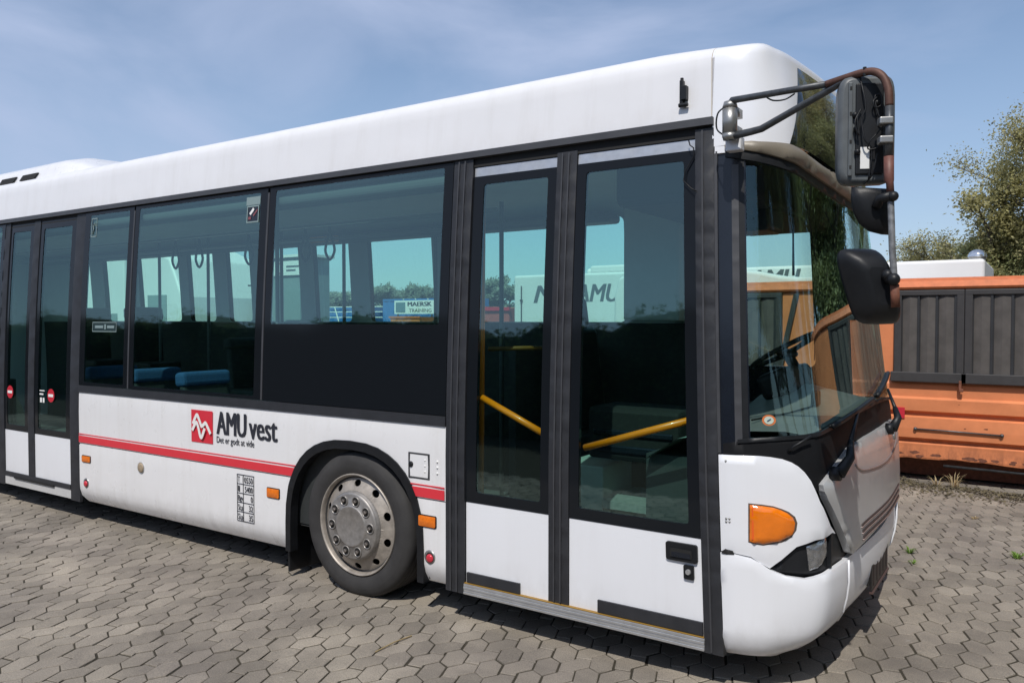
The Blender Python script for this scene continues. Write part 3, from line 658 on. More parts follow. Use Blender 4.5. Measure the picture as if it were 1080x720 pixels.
# ---- wheels
def wheel(c, side, dual=False):
    M = Matrix.Rotation(R(90), 4, 'X') if side < 0 else Matrix.Rotation(R(-90), 4, 'X')      # local +Z points outwards
    c = Vector(c)
    tp = [(.30, -.235), (.335, -.245), (.40, -.262), (.455, -.25), (.474, -.225), (.478, -.19)]
    for g in range(4): z0 = -.19 + g * .045 + .01; tp += [(.478, z0 + .012), (.468, z0 + .014), (.468, z0 + .022), (.478, z0 + .024)]
    tp += [(.478, -.02), (.476, .0), (.466, .022), (.445, .036), (.42, .043), (.418, .0435), (.39, .045), (.36, .040), (.342, .032), (.336, .03), (.325, .018), (.30, .0)]
    V = MB().lathe(tp, 96, M, c)
    for v in V.V:
        if v.z < .004: v.z = .004
    t = V.build('wheel', TYRE, BUS, True)
    # rim flange
    MB().lathe([(.333, .02), (.335, .034), (.331, .041), (.325, .039), (.320, .030), (.316, .018), (.313, .004), (.311, -.01)], 72, M, c).build('rim', RIM, t, True)
    # dish with ten vent holes
    def dish(r):      # profile r -> height
        return lerp(r, [.0, .205, .222, .235, .30, .312], [.05, .05, .048, .040, .006, -.002])
    n = 10; poly = [(0, .205), (2 * math.pi, .205), (2 * math.pi, .312), (0, .312)]
    hol = [[((i + .5) * 2 * math.pi / n + .105 * math.cos(R(24 * k_)) , .272 + .0215 * math.sin(R(24 * k_))) for k_ in range(15)] for i in range(n)]
    def fn(a, r, o): return c + M @ Vector((r * math.cos(a), r * math.sin(a), dish(r) + o * .6))
    V, F, sm = sheet(poly, fn, .012, hol, .09, .02, .0)
    V2 = V; obj('wheel_dish', V2, F, RIM, t, sm)
    MB().lathe([(.0, -.10), (.30, -.10)], 32, M, c).build('brake_drum', BLACKM, t)
    # hub ring, wells with nuts, flat centre cap
    hub = MB().lathe([(.226, .03), (.225, .060), (.222, .062), (.221, .072), (.214, .080), (.204, .083), (.138, .083), (.133, .089), (.126, .092), (.118, .0895), (0, .0885)], 64, M, c).build('hub_cap', HUB, t, True)
    for i in range(n):
        a = i * 2 * math.pi / n + .05; q = Vector((.171 * math.cos(a), .171 * math.sin(a), 0))
        MB().lathe([(.033, .0825), (.035, .087), (.031, .090), (.0275, .0885), (.0255, .0845)], 20, M, c + M @ q).build('nut_well', HUB, hub, True)
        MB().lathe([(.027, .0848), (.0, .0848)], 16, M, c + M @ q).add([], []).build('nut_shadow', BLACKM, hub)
        nb = MB().lathe([(.0, .102), (.009, .102), (.0135, .097), (.0135, .084)], 6, M, c + M @ q).build('wheel_nut', NUT, hub)
    return t
wheel((FW + .032, .055, .47), -1); wheel((FW + .032, 2.495, .47), 1); wheel((RW, .035, .47), -1); wheel((RW, 2.515, .47), 1)
for c in (FW, RW):
    for s in (0, 1):
        mb = MB(); Vw = []; n = 20
        pts = [(-.64, .22)] + [(-.64 * math.cos(math.pi * i / n), .42 + .62 * math.sin(math.pi * i / n)) for i in range(n + 1)] + [(.64, .22)]
        y0, y1 = (.03, .62) if s == 0 else (2.52, 1.93)
        for dx, z in pts: mb.V += [Vector((c + dx, y0, z)), Vector((c + dx, y1, z))]
        mb.F = [(2 * i, 2 * i + 2, 2 * i + 3, 2 * i + 1) for i in range(len(pts) - 1)]
        mb.F.append(tuple(2 * i + 1 for i in range(len(pts)))); mb.build('wheel_housing', UNDER, BUS)
MB().box((-4.39, .2, .22), (.02, .34, .36)).build('mud_flap', BLACK, BUS, bevel=.004)
# underframe and floor
MB().box2((XR + .1, .09, .24), (RW - .65, 2.46, .36)).box2((RW + .65, .09, .24), (FW - .66, 2.46, .36)).box2((FW + .66, .09, .24), (-1.2, 2.46, .355)).box2((-1.2, .35, .26), (-.98, 2.2, .355)).box2((FW - .66, .63, .24), (FW + .66, 1.92, .36)).box2((RW - .65, .63, .24), (RW + .65, 1.92, .36)).build('underframe', UNDER, BUS)
MB().tube([(-6.5, .2, .235), (-6.45, .17, .185), (-6.35, .15, .165), (-6.28, .16, .2), (-6.22, .15, .172), (-6.15, .16, .18), (-6.1, .2, .24)], .006, 6).build('hanging_wire', CLAMP, BUS, True)

# ---- front end
def sym(poly): return poly + [(UMAX - u, z) for u, z in reversed(poly) if abs(u - UC) > 1e-6]
plate('front_frame', rect(-.01, UMAX + .01, .5, 1.245), BLACK, BUS, -.035, .03, su=.06, sv=.08)
COWLM = mat('cowl_plastic', (.010, .0105, .012), .62, spec=.12, var=.2)
cow = plate('cowl', [(.02, 1.0)] + [(UMAX - .02, 1.0)] + [(UMAX - .02, 1.215), (UMAX - .131, 1.239), (UMAX - .333, 1.264), (UMAX - .606, 1.289), (UMAX - 1.04, 1.321), (UC, 1.333), (1.04, 1.321), (.606, 1.289), (.333, 1.264), (.131, 1.239), (.02, 1.215)], COWLM, BUS, -.006, .03, su=.05, sv=.06, edge=.004)
plate('cowl_trim', [(.09, 1.222), (.333, 1.25), (.606, 1.275), (1.04, 1.306), (UC, 1.318), (UMAX - 1.04, 1.306), (UMAX - .606, 1.275), (UMAX - .333, 1.25), (UMAX - .09, 1.222), (UMAX - .09, 1.24), (UMAX - .131, 1.246), (UMAX - .333, 1.268), (UMAX - .606, 1.293), (UMAX - 1.04, 1.325), (UC, 1.337), (1.04, 1.325), (.606, 1.293), (.333, 1.268), (.131, 1.246), (.09, 1.24)], BLACK, cow, .006, .02, su=.05, sv=.05, edge=.005)
for far in (False, True):
    plate('corner_panel', [(.0, .70), (.064, .697), (.133, .687), (.201, .637), (.238, .678), (.284, .741), (.346, .771), (.482, .786), (.52, .773), (.462, .822), (.374, .949), (.339, 1.05), (.318, 1.092), (.3, 1.118), (.279, 1.138), (.252, 1.153), (.215, 1.162), (.174, 1.166), (.0, 1.162)], WHITE_DOOR, BUS, .004, .025, su=.04, sv=.05, edge=.005, far=far)
    lt = plate('turn_signal', [(.13, .762), (.18, .752), (.234, .768), (.262, .79), (.277, .82), (.281, .855), (.275, .88), (.259, .901), (.24, .915), (.217, .926), (.18, .932), (.135, .935)], AMBER, BUS, .02, .022, su=.02, sv=.02, edge=.014, far=far)
    plate('lamp_base', [(.124, .756), (.18, .745), (.238, .761), (.268, .786), (.284, .82), (.288, .855), (.282, .884), (.264, .907), (.243, .921), (.217, .933), (.18, .939), (.129, .942)], mat('lamp_bezel', (.10, .07, .05), .5), lt, .0065, .01, su=.03, sv=.03, edge=.002, far=far)
    plate('lamp_reflector', [(.138, .775), (.152, .77), (.156, .92), (.142, .925)], mat('orange_reflector', (.75, .12, .02), .3), lt, .0185, .004, su=.03, sv=.03, far=far)
    hl = plate('headlamp', [(.318, .738), (.36, .757), (.44, .776), (.452, .684), (.40, .655), (.326, .622)], LENS, BUS, -.012, .03, su=.02, sv=.02, edge=.006, far=far)
    plate('headlamp_housing', [(.20, .61), (.60, .58), (.74, .60), (.585, .77), (.53, .80), (.34, .80), (.26, .74)], BLACK, hl, -.024, .02, su=.05, sv=.05, far=far)
    plate('lamp_divider', [(.458, .62), (.47, .62), (.49, .785), (.476, .785)], BLACK, hl, -.004, .03, su=.03, sv=.05, far=far)
    # A-pillar beside the windscreen
    ap = plate('windscreen_pillar', [(.004, 1.168), (.145, 1.168), (.145, 2.60), (.10, 2.624), (.004, 2.632)], NAVY, BUS, -.012, .03, su=.03, sv=.12, far=far)
    plate('pillar_strip', rect(.079, .112, 1.185, 2.56), RUBBER_L, ap, -.004, .01, su=.03, sv=.12, edge=.003, far=far)
    plate('pillar_edge', rect(.113, .139, 1.2, 2.585), BLACK, ap, -.006, .01, su=.03, sv=.12, edge=.003, far=far)
    plate('pillar_rubber', rect(-.003, .012, 1.17, 2.63), RUBBER_L, ap, .004, .02, sv=.12, edge=.004, far=far)
grille_l = [(.38, 1.03), (.42, 1.055), (.553, 1.103), (.76, 1.160), (1.1, 1.178), (UC, 1.183)]
grille_b = [(1.342, .664), (1.0, .648), (.74, .634), (.715, .634), (.69, .648), (.584, .765), (.413, .955), (.385, 1.0)]
GP = grille_l + [(UMAX - u, z) for u, z in reversed(grille_l[:-1])] + [(UMAX - u, z) for u, z in reversed(grille_b)] + grille_b
grille = plate('grille_panel', GP[::-1], SILVER, BUS, .03, .05, su=.05, sv=.05, edge=.014)
def groove(P, r, m, nm, off=.03):
    P = smooth(P, 5); MB().tube([SN(u, z, off) for u, z in P], r, 6).build(nm, m, grille, True)
PINK = mat('tarnished_trim', (.30, .23, .215), .45, .3, var=.2, vscale=20)
for i in range(3):
    z = .765 - i * .034
    groove([(.83 + .012 * i, z - .012), (1.0, z - .003), (UC, z), (UMAX - 1.0, z - .003), (UMAX - .83 - .012 * i, z - .012)], .0085, mat('dark_slot', (.05, .035, .032), .6), 'grille_slot', .027)
    groove([(.83 + .012 * i, z - .021), (1.0, z - .012), (UC, z - .009), (UMAX - 1.0, z - .012), (UMAX - .83 - .012 * i, z - .021)], .006, PINK, 'slot_lip', .031)
groove([(.775, 1.072), (.83, 1.045), (.93, 1.022), (1.2, 1.0), (UC, .993), (UMAX - 1.2, 1.0), (UMAX - .93, 1.022), (UMAX - .83, 1.045), (UMAX - .775, 1.072)], .009, PINK, 'grille_crease', .027)
disc_ = MB().lathe([(0, .012), (.022, .012), (.026, .004), (.026, 0)], 20, Matrix.Rotation(R(90), 4, 'Y'), SN(1.9, 1.085, .028)).build('grille_latch', CLAMP, grille, True)
# bumper: two corners and a middle piece
bt = [(-.002, .694), (.064, .692), (.133, .681), (.17, .66), (.201, .632), (.253, .602), (.31, .590), (.376, .606), (.45, .613), (.56, .6145), (.668, .6145)]
def bump(name, poly, off=.012):
    def fn(u, z, o):
        P = SN(u, z, off + o); t = tuck(z) * 1.1
        c = Vector((-1.9, 1.275, 0)) - P; c.z = 0; c.normalize(); return P + c * t
    V, F, sm = sheet(poly, fn, .03, (), .035, .035, .007); return obj(name, V, F, WHITE_DOOR, BUS, sm)
cb = [(.668, .50), (.674, .42), (.69, .345), (.715, .285), (.74, .235), (.70, .205), (.5, .197), (.2, .195), (.0, .197)]
bump('bumper_corner', (bt + cb)[::-1]); bump('bumper_corner', [(UMAX - u, z) for u, z in bt + cb])
mid = [(.677, .613), (.684, .50), (.69, .42), (.705, .345), (.73, .285), (.758, .232)]
for q in (1, -1): MB().tube([SN(UC + q * (u - UC) if q < 0 else u, z, .010) + Vector((-tuck(z) * .8, 0, 0)) for u, z in [(.6725, .612), (.679, .50), (.684, .42), (.70, .345), (.722, .285)]], .0055, 8).build('bumper_joint', WHITE_DOOR, BUS, True)
plate('joint_block', [(.004, .70), (.02, .712), (.055, .708), (.062, .694), (.03, .69), (.004, .692)][::-1], BLACKM, BUS, .014, .02, su=.03, sv=.03, edge=.004)
bump('bumper', ([(u, z) for u, z in mid] + [(UMAX - u, z) for u, z in reversed(mid)]), .002)
pl = MB().box((-.772, 1.26, .385), (.012, .53, .15)).build('number_plate', mat('dark_plate', (.012, .010, .010), .5, var=.4, vscale=20), BUS, bevel=.004)
DRB = mat('dark_red_brown', (.026, .017, .016), .6)
for i in range(5): MB().box((-.765, 1.05 + i * .105, .39), (.006, .02, .11)).build('plate_slat', DRB, pl)
MB().box((-.768, 1.26, .306), (.02, .54, .010)).build('plate_frame', mat('dull_red_edge', (.09, .055, .05), .5), pl)
MB().box2((-.85, 1.0, .34), (-.779, 1.5, .43)).build('plate_bracket', BLACKM, pl)
for u, z in ((.035, 1.135), (.03, .86), (.03, .845), (.045, .86), (.045, .845)): MB().ball(SN(u, z, .003), .0055).build('panel_screw', CLAMP, BUS, True)
# windscreen
ws_t = [(.146, 2.60), (.203, 2.582), (.346, 2.547), (.675, 2.515), (1.179, 2.478), (UC, 2.465)]
ws_b = [(1.04, 1.318), (.606, 1.286), (.333, 1.261), (.22, 1.247), (.146, 1.241)]
WSP = ws_t + [(UMAX - u, z) for u, z in reversed(ws_t[:-1])] + [(UMAX - u, z) for u, z in reversed(ws_b)] + [(UC, 1.33)] + ws_b
ws = plate('windscreen', WSP[::-1], SCREEN, BUS, -.008, 0, su=.045, sv=.06)
# visor lip between cap and windscreen
vt = [(.05, 2.655), (.204, 2.662), (.356, 2.660), (.56, 2.632), (.8, 2.605), (1.041, 2.584), (UC, 2.560)]
vb = [(1.1, 2.500), (.85, 2.520), (.685, 2.535), (.5, 2.556), (.349, 2.578), (.203, 2.610), (.12, 2.628), (.05, 2.640)]
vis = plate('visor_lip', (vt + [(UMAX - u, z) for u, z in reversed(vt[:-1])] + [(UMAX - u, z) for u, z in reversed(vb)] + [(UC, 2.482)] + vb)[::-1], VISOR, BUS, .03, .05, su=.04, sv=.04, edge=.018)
plate('visor_rubber', ([(.05, 2.645), (.203, 2.612), (.349, 2.580), (.685, 2.539), (1.1, 2.503), (UC, 2.487)] + [(UMAX - u, z) for u, z in reversed([(.05, 2.645), (.203, 2.612), (.349, 2.580), (.685, 2.539), (1.1, 2.503)])] + [(UMAX - u, z - .045) for u, z in [(.05, 2.645), (.203, 2.612), (.349, 2.580), (.685, 2.539), (1.1, 2.503)]] + [(UC, 2.45)] + [(u, z - .045) for u, z in reversed([(.05, 2.645), (.203, 2.612), (.349, 2.580), (.685, 2.539), (1.1, 2.503)])])[::-1], BLACK, vis, .004, .02, su=.05, sv=.05, edge=.004)
rd = lambda a, b, o=0.: SN(.215 + a, 1.335 + b, -.004 + o)
MB().add([rd(.024 * math.cos(R(15 * i)), .026 * math.sin(R(15 * i))) for i in range(24)], [tuple(range(24))]).build('round_sticker', mat('orange_sticker', (.6, .17, .05), .5), ws)
MB().add([rd(.0165 * math.cos(R(15 * i)), .0185 * math.sin(R(15 * i)), .002) for i in range(24)], [tuple(range(24))]).build('sticker_face', mat('pale_green_face', (.5, .58, .5), .5), ws)
MB().tube([rd(-.006, -.004, .004), rd(.006, .006, .004)], .0022, 5).build('sticker_mark', BLUES, ws)
# wipers
def wiper(u0, z0, u1, z1, u2, z2, ub0, zb0, ub1, zb1):
    a = MB().tube([SN(u0, z0, .02), SN(u0, z0, .06)], .034, 14).tube([SN(u0, z0, .055), SN((u0 + u1) / 2, (z0 + z1) / 2, .085), SN(u1, z1, .07)], [.03, .022, .014], 10).tube([SN(u1, z1, .07), SN(u2, z2, .028)], [.012, .008], 8).build('wiper', BLACK, BUS, True)
    k = 8; P = [(ub0 + (ub1 - ub0) * i / k, zb0 + (zb1 - zb0) * i / k) for i in range(k + 1)]
    mb = MB(); mb.tube([SN(u, z, .022) for u, z in P], .013, 8).tube([SN(u, z, .008) for u, z in P], .008, 6).build('wiper_blade', BLACK, a, True)
wiper(.455, 1.075, .60, 1.21, .92, 1.315, .52, 1.29, 1.30, 1.36)
wiper(1.62, 1.16, 1.72, 1.27, 1.9, 1.37, 1.45, 1.37, 2.15, 1.46)
MB().tube([SN(.27, 1.19, .0), SN(.285, 1.215, .02), SN(.34, 1.262, .03)], .006, 6).build('washer_pipe', BLACK, BUS, True)

# ---- mirrors: bracket, forked arm, long pole, three mirror heads on the near corner
BR = Vector((-1.222, -.075, 0))
arm = MB().tube([(-1.222, -.075, 2.665), (-1.222, -.075, 2.79)], .034, 18)
arm.tube([(-1.222, -.075, 2.64), (-1.222, -.075, 2.668)], [.03, .036], 16).tube([(-1.222, -.075, 2.786), (-1.222, -.075, 2.815)], [.036, .028], 16).box((-1.225, -.03, 2.68), (.07, .08, .05)).box((-1.225, -.03, 2.77), (.07, .08, .04))
arm = arm.build('mirror_bracket', CLAMP, BUS, True)
MB().box2((-1.26, -.03, 2.60), (-1.185, .03, 2.665)).build('bracket_foot', WHITE_DOOR, arm, bevel=.006)
pA = unpx(772, 106, -.085); pB = unpx(830, 96, -.18); pC = unpx(872, 89, -.25); pD = unpx(893, 82, -.285); pE = unpx(911, 76.5, -.32); pF = unpx(923, 76, -.335); pG = unpx(932, 82, -.345); pH = unpx(937, 95, -.35); pI = unpx(938, 112, -.35); pJ = unpx(937.5, 165, -.35)
pK = unpx(939, 190, -.35); pL = unpx(939.5, 212, -.35); pM = unpx(941, 262, -.35); pN = unpx(945, 320, -.35)
MB().tube([Vector((-1.222, -.075, 2.80)), pA, pB, pC], [.019, .0155, .0142, .0142], 14).build('mirror_arm', STEELD, arm, True)
MB().tube([Vector((-1.222, -.075, 2.655)), unpx(792, 139, -.1), unpx(803, 136, -.115), unpx(845, 112, -.19), unpx(880, 92, -.255), pD], [.018, .0165, .016, .0145, .0145, .013], 14).build('mirror_arm', STEELD, arm, True)
MB().tube(smooth([tuple(q) for q in (pC, pD, pE, pF, pG, pH, pI)], 5), .0152, 14).build('mirror_arm', mat('rusted_tube', (.105, .052, .038), .6, .3, var=.5, vscale=14), arm, True)
MB().tube([pI, pJ], .0155, 14).build('mirror_pole', STEELD, arm, True)
MB().tube([pJ, unpx(937.5, 190, -.35), unpx(938.5, 193, -.35), unpx(939.3, 205, -.35)], [.0185, .0185, .014, .014], 14).build('mirror_pole', mat('red_brown_tube', (.13, .052, .04), .55, var=.4, vscale=20), arm, True)
MB().tube([unpx(939.3, 203, -.35), pL, pM, unpx(943.3, 296, -.35), unpx(945, 322, -.35)], .0125, 12).build('mirror_pole', mat('scuffed_pole', (.22, .225, .23), .5, .4, var=.7, vscale=28), arm, True)
MB().tube([unpx(943.5, 300, -.35), unpx(944.6, 324, -.35)], .0165, 12).build('pole_end', RUSTY, arm, True)
# long mirror head, its open back with wiring
def head(name, c, ax, ay, az, prof_, m, par, e=.32):
    """prof_ = list of (half width, half height, depth, shift) rings from glass side to back"""
    V = []; F = []; n = 28
    for hw, hh, d, sh in prof_:
        for i in range(n):
            a = 2 * math.pi * i / n; ca, sa = math.cos(a), math.sin(a)
            V.append(c + ax * (hw * math.copysign(abs(ca) ** e, ca) + sh) + az * (hh * math.copysign(abs(sa) ** e, sa)) + ay * d)
    k = len(prof_)
    for i in range(k - 1):
        for j in range(n): F.append((i * n + j, i * n + (j + 1) % n, (i + 1) * n + (j + 1) % n, (i + 1) * n + j))
    F.append(tuple(range(n))[::-1]); F.append(tuple(range((k - 1) * n, k * n)))
    return obj(name, V, F, m, par, [True] * (len(F) - 2) + [False, False])
az = Vector((0, 0, 1)); th = R(24); ax = Vector((math.cos(th), math.sin(th), 0)); ay = Vector((math.sin(th), -math.cos(th), 0))       # ay: out of the back
c1 = unpx(913, 138, -.27)
m1 = head('mirror_head', c1, ax, ay, az, [(.100, .206, -.05, 0), (.106, .214, -.045, 0), (.108, .216, .0, 0), (.104, .212, .018, 0), (.092, .198, .028, 0)], GREYP, arm)
MB().box(c1 + ay * .031 + ax * .006, (.105, .012, .36), Matrix.Rotation(th, 3, 'Z')).build('mirror_back', BLACK, m1, bevel=.01)
MB().box(c1 + ay * .034 - ax * .066, (.016, .012, .37), Matrix.Rotation(th, 3, 'Z')).box(c1 + ay * .034 + ax * .074, (.02, .012, .36), Matrix.Rotation(th, 3, 'Z')).build('mirror_rib', GREYP, m1, bevel=.004)
for dz in (.16, .06, -.05, -.15): MB().box(c1 + ay * .0395 - ax * .066 + az * dz, (.008, .004, .014), Matrix.Rotation(th, 3, 'Z')).build('mirror_slot', BLACKM, m1)
MB().box(c1 + ay * .038 - ax * .012 - az * .115, (.034, .004, .085), Matrix.Rotation(th, 3, 'Z')).build('paper_label', PALE, m1)
for q in ((936.5, 128), (936.5, 148)):
    p = unpx(q[0], q[1], -.35); MB().box(p + ax * -.01, (.05, .05, .028), Matrix.Rotation(th, 3, 'Z')).build('pole_clamp', CLAMP, arm, bevel=.005)
rr = random.Random(5)
def cable(P, r=.0032): MB().tube([Vector((*q, 0)) if len(q) == 2 else q for q in smooth(P, 5)], r, 6).build('mirror_cable', BLACK, m1, True)
def on(a, z, d=.05): return tuple(c1 + ax * a + az * z + ay * d)
cable([on(-.03, .21, .02), on(-.025, .15), on(-.015, .08, .06), on(-.03, .03, .06), on(-.02, -.05, .07), on(.01, -.09, .06), on(.0, -.2, .05)])
cable([on(.03, .12), on(.012, .10, .06), on(.02, .075, .06), on(.045, .09, .055), on(.04, .125, .05), on(.02, .12, .05), on(.03, .05, .06), on(.05, .02, .06)])
cable([on(-.04, .06), on(-.055, .02, .06), on(-.04, -.03, .06), on(-.045, .04, .055), on(-.03, .075, .05)])
cable([on(.055, .03, .06), on(.03, -.02, .07), on(.0, -.055, .07), on(-.005, -.085, .06), on(.03, -.08, .07), on(.05, -.04, .06)])
cable([on(.03, -.1, .06), on(.02, -.15, .06), on(.01, -.19, .05), on(-.01, -.215, .02)])
for a, z in ((-.05, .055), (-.045, .0), (.03, .1), (-.04, -.09)): MB().ball(c1 + ax * a + az * z + ay * .04, .012).build('cable_plug', BLACK, m1, True)
MB().tube(smooth([tuple(unpx(806, 101, -.13)), tuple(unpx(815, 106, -.14)), tuple(unpx(828, 105, -.17)), tuple(unpx(838, 99, -.19))], 5), .0035, 6).build('arm_cable', BLACK, arm, True)
MB().tube(smooth([tuple(unpx(766, 112, -.08)), tuple(unpx(757, 120, -.06)), tuple(unpx(756, 136, -.05)), tuple(unpx(764, 143, -.08))], 5), .004, 6).build('arm_cable', BLACK, arm, True)
MB().tube([unpx(912, 80, -.33), unpx(912, 71, -.33)], .007, 8).build('cable_tie', BLACK, arm)
# small wide-angle mirror: quarter-round bowl
c2 = unpx(920, 220, -.30); ax2 = Vector((math.cos(R(30)), math.sin(R(30)), 0)); ay2 = Vector((math.sin(R(30)), -math.cos(R(30)), 0))
V = []; F = []; outline = [(-.075, .085), (.07, .075), (.075, -.10), (.04, -.098), (-.01, -.085), (-.045, -.055), (-.068, -.01), (-.077, .04)]
for sc_, d in ((1, -.02), (1.03, -.012), (1.03, .0), (.94, .014), (.6, .026), (.25, .03)):
    for a, z in outline: V.append(c2 + ax2 * (a * sc_) + az * (z * sc_ + (1 - sc_) * .02) + ay2 * d)
n = len(outline)
for i in range(5):
    for j in range(n): F.append((i * n + j, i * n + (j + 1) % n, (i + 1) * n + (j + 1) % n, (i + 1) * n + j))
F.append(tuple(range(n))[::-1]); F.append(tuple(range(5 * n, 6 * n)))
m2 = obj('wide_angle_mirror', V, F, BLACK, arm, True)
MB().tube([c2 + ay2 * .04, unpx(928, 209, -.34), unpx(940, 207, -.36)], [.018, .02, .02], 10).ball(unpx(942, 207, -.36), .02).build('mirror_clamp', BLACK, arm, True)
# lower mirror head, tilted
c3 = unpx(918.5, 302, -.30); t3 = R(38); ax3 = Vector((math.cos(t3), math.sin(t3), 0)); ay3 = Vector((math.sin(t3), -math.cos(t3), 0)); tl = R(17)
axr = ax3 * math.cos(tl) - az * math.sin(tl) * .35; azr = (az * math.cos(tl) - ax3 * math.sin(tl)).normalized()
m3 = head('mirror_head', c3, ax3, ay3, azr, [(.093, .150, -.035, 0), (.098, .157, -.03, 0), (.098, .157, -.012, 0), (.086, .145, .012, .004), (.066, .115, .045, .01), (.04, .075, .062, .014)], BLACK, arm, .42)
MB().tube([c3 + ay3 * .05 + ax3 * .03 + az * .03, unpx(941, 294, -.36)], [.022, .018], 10).ball(unpx(942.5, 294.5, -.365), .024).ball(unpx(936, 290, -.35), .022).build('mirror_clamp', BLACK, arm, True)
# far-side mirror seen through the windscreen
cF = Vector((-1.22, 2.78, 2.0)); mF = head('far_mirror_head', cF, Vector((.8, .6, 0)), Vector((.6, -.8, 0)), az, [(.09, .19, -.03, 0), (.095, .195, -.02, 0), (.095, .195, .01, 0), (.07, .16, .04, 0)], BLACK, BUS)
MB().tube([(-1.2, 2.5, 2.6), (-1.15, 2.75, 2.5), (-1.17, 2.78, 2.2)], .015, 8).build('far_mirror_arm', STEELD, BUS, True)

# ------------------------------------------------------------------ inside the bus
MB().box2((XR + .1, .1, .362), (-1.1, 2.46, .372)).build('cabin_floor', FLOORI, BUS)
Vq = []; Fq = []
cs = [(.13, 2.69), (.2, 2.72), (.5, 2.77), (1.275, 2.79), (2.05, 2.77), (2.35, 2.72), (2.42, 2.69)]
for x in (XR + .1, -2.0): Vq += [(x, y, z) for y, z in cs]
Fq = [(i, i + 1, i + 8, i + 7) for i in range(6)]
obj('cabin_ceiling', Vq, Fq, CEIL, BUS, True)
MB().box2((XR + .1, .12, 2.62), (-3.0, .30, 2.70)).box2((XR + .1, 2.2, 2.62), (-3.0, 2.44, 2.70)).build('ceiling_duct', mat('grey_duct', (.075, .08, .08), .6), BUS, bevel=.03, seg=3)
MB().box2((-4.55, .09, .38), (-2.98, .12, 1.775)).build('inner_dark_panel', INTERD, BUS)
MB().box2((-7.1, .09, .38), (-4.6, .12, 1.22)).box2((XR + .1, .09, .38), (-8.5, .12, 1.22)).build('inner_dark_panel', INTERD, BUS)
for x, y in ((-6.05, 2.2), (-6.6, 1.85), (-3.62, 1.55), (-4.87, 2.25), (-7.9, 1.9), (-9.0, 2.0), (-5.35, .75)):
    MB().tube([(x, y, .38), (x, y, 2.75)], .018, 10).build('grab_pole', mat('dark_grey_pole', (.10, .11, .115), .5), BUS, True)
MB().tube([(-3.05, .48, .38), (-3.03, .48, 2.7)], .018, 10).build('grab_pole', YELLOW, BUS, True)
MB().tube([(-3.0, .5, 1.62), (-2.72, 1.1, 1.62)], .015, 8).build('grab_rail', mat('dull_amber_tube', (.16, .075, .01), .5), BUS, True)
for yy in (.88, 1.65): MB().tube([(-12, yy, 2.58), (-3.2, yy, 2.58)], .016, 10).build('ceiling_rail', mat('grey_rail', (.2, .21, .215), .5), BUS, True)
MB().box2((-6.35, 2.0, 2.60), (-5.95, 2.03, 2.66)).build('yellow_notice', YELLOW, BUS)
for x in (-6.97, -6.60, -5.88, -4.86, -5.15):
    P = [(x, .88, 2.575), (x - .012, .88, 2.50), (x - .045, .88, 2.42), (x - .05, .88, 2.36), (x, .88, 2.30), (x + .05, .88, 2.36), (x + .045, .88, 2.42), (x + .012, .88, 2.50), (x, .88, 2.575)]
    MB().tube(smooth(P, 4), .011, 6).build('hanging_strap', BLACK, BUS, True)
def seat(x, y, m=BLUES, z=.38, top=1.36, dirx=1):
    s = MB().box((x, y, z + .45), (.42, .44, .09)).build('passenger_seat', m, BUS, bevel=.03, seg=3)
    MB().box((x - .22 * dirx, y, (z + .45 + top) / 2 + .0), (.075, .44, top - z - .50), Matrix.Rotation(R(-6 * dirx), 3, 'Y')).build('seat_back', INTERD if m is BLUES else m, s, bevel=.03, seg=3)
    MB().box((x - .25 * dirx, y, top - .06), (.13, .47, .125), Matrix.Rotation(R(-6 * dirx), 3, 'Y')).build('seat_top', m, s, bevel=.035, seg=3)
    MB().box((x, y, z + .2), (.3, .08, .42)).build('seat_leg', INTERD, s)
    return s
for x in (-7.05, -6.35, -5.65): seat(x, .42, top=1.375)
for x in (-7.3, -6.4, -5.5): seat(x, 2.1, INTERD, z=.55, top=1.60)
for x, y in ((-9.1, 2.0), (-10.3, 2.0), (-10.3, .5)):
    s = seat(x, y, BLACK, .8, 1.96)
    for dy in (-.2, .2): MB().tube(smooth([(x - .25, y + dy, 1.72), (x - .24, y + dy * 1.25, 1.86), (x - .25, y + dy * 1.0, 1.94)], 4), .012, 6).build('seat_handle', BLACK, s, True)
# driver's place
ds = MB().box((-2.72, 1.72, .92), (.48, .5, .12)).build('driver_seat', BLACK, BUS, bevel=.04, seg=3)
MB().box((-2.98, 1.72, 1.36), (.13, .5, .78), Matrix.Rotation(R(-8), 3, 'Y')).build('seat_back', BLACK, ds, bevel=.05, seg=3)
MB().box((-3.05, 1.72, 1.86), (.11, .32, .26), Matrix.Rotation(R(-8), 3, 'Y')).build('head_rest', BLACK, ds, bevel=.05, seg=3)
MB().box((-2.74, 1.72, .6), (.4, .4, .5)).build('seat_base', BLACK, ds)
MB().box2((-3.28, 1.15, .38), (-3.22, 2.42, 1.6)).build('driver_partition', INTERD, BUS)
MB().box2((-2.2, 2.30, 1.3), (-2.14, 2.46, 2.7)).build('cab_pillar', INTERD, BUS)
MB().box2((-2.55, 1.55, 1.80), (-2.12, 2.42, 2.72)).build('cab_locker', INTER, BUS, bevel=.02)
MB().box2((-2.02, .34, 2.44), (-1.28, 2.32, 2.80)).build('header_panel', BLACKM, BUS, bevel=.04, seg=3)
MB().box2((-1.97, 2.3, 2.50), (-1.3, 2.45, 2.76)).build('header_side', BLACKM, BUS)
MB().box2((-2.02, .14, 2.66), (-1.45, .36, 2.74)).build('header_side', BLACKM, BUS)
MB().box((-1.42, 1.02, 2.42), (.22, .34, .2)).box((-1.45, .80, 2.46), (.16, .16, .14)).build('roof_console', BLACK, BUS, bevel=.03, seg=3)
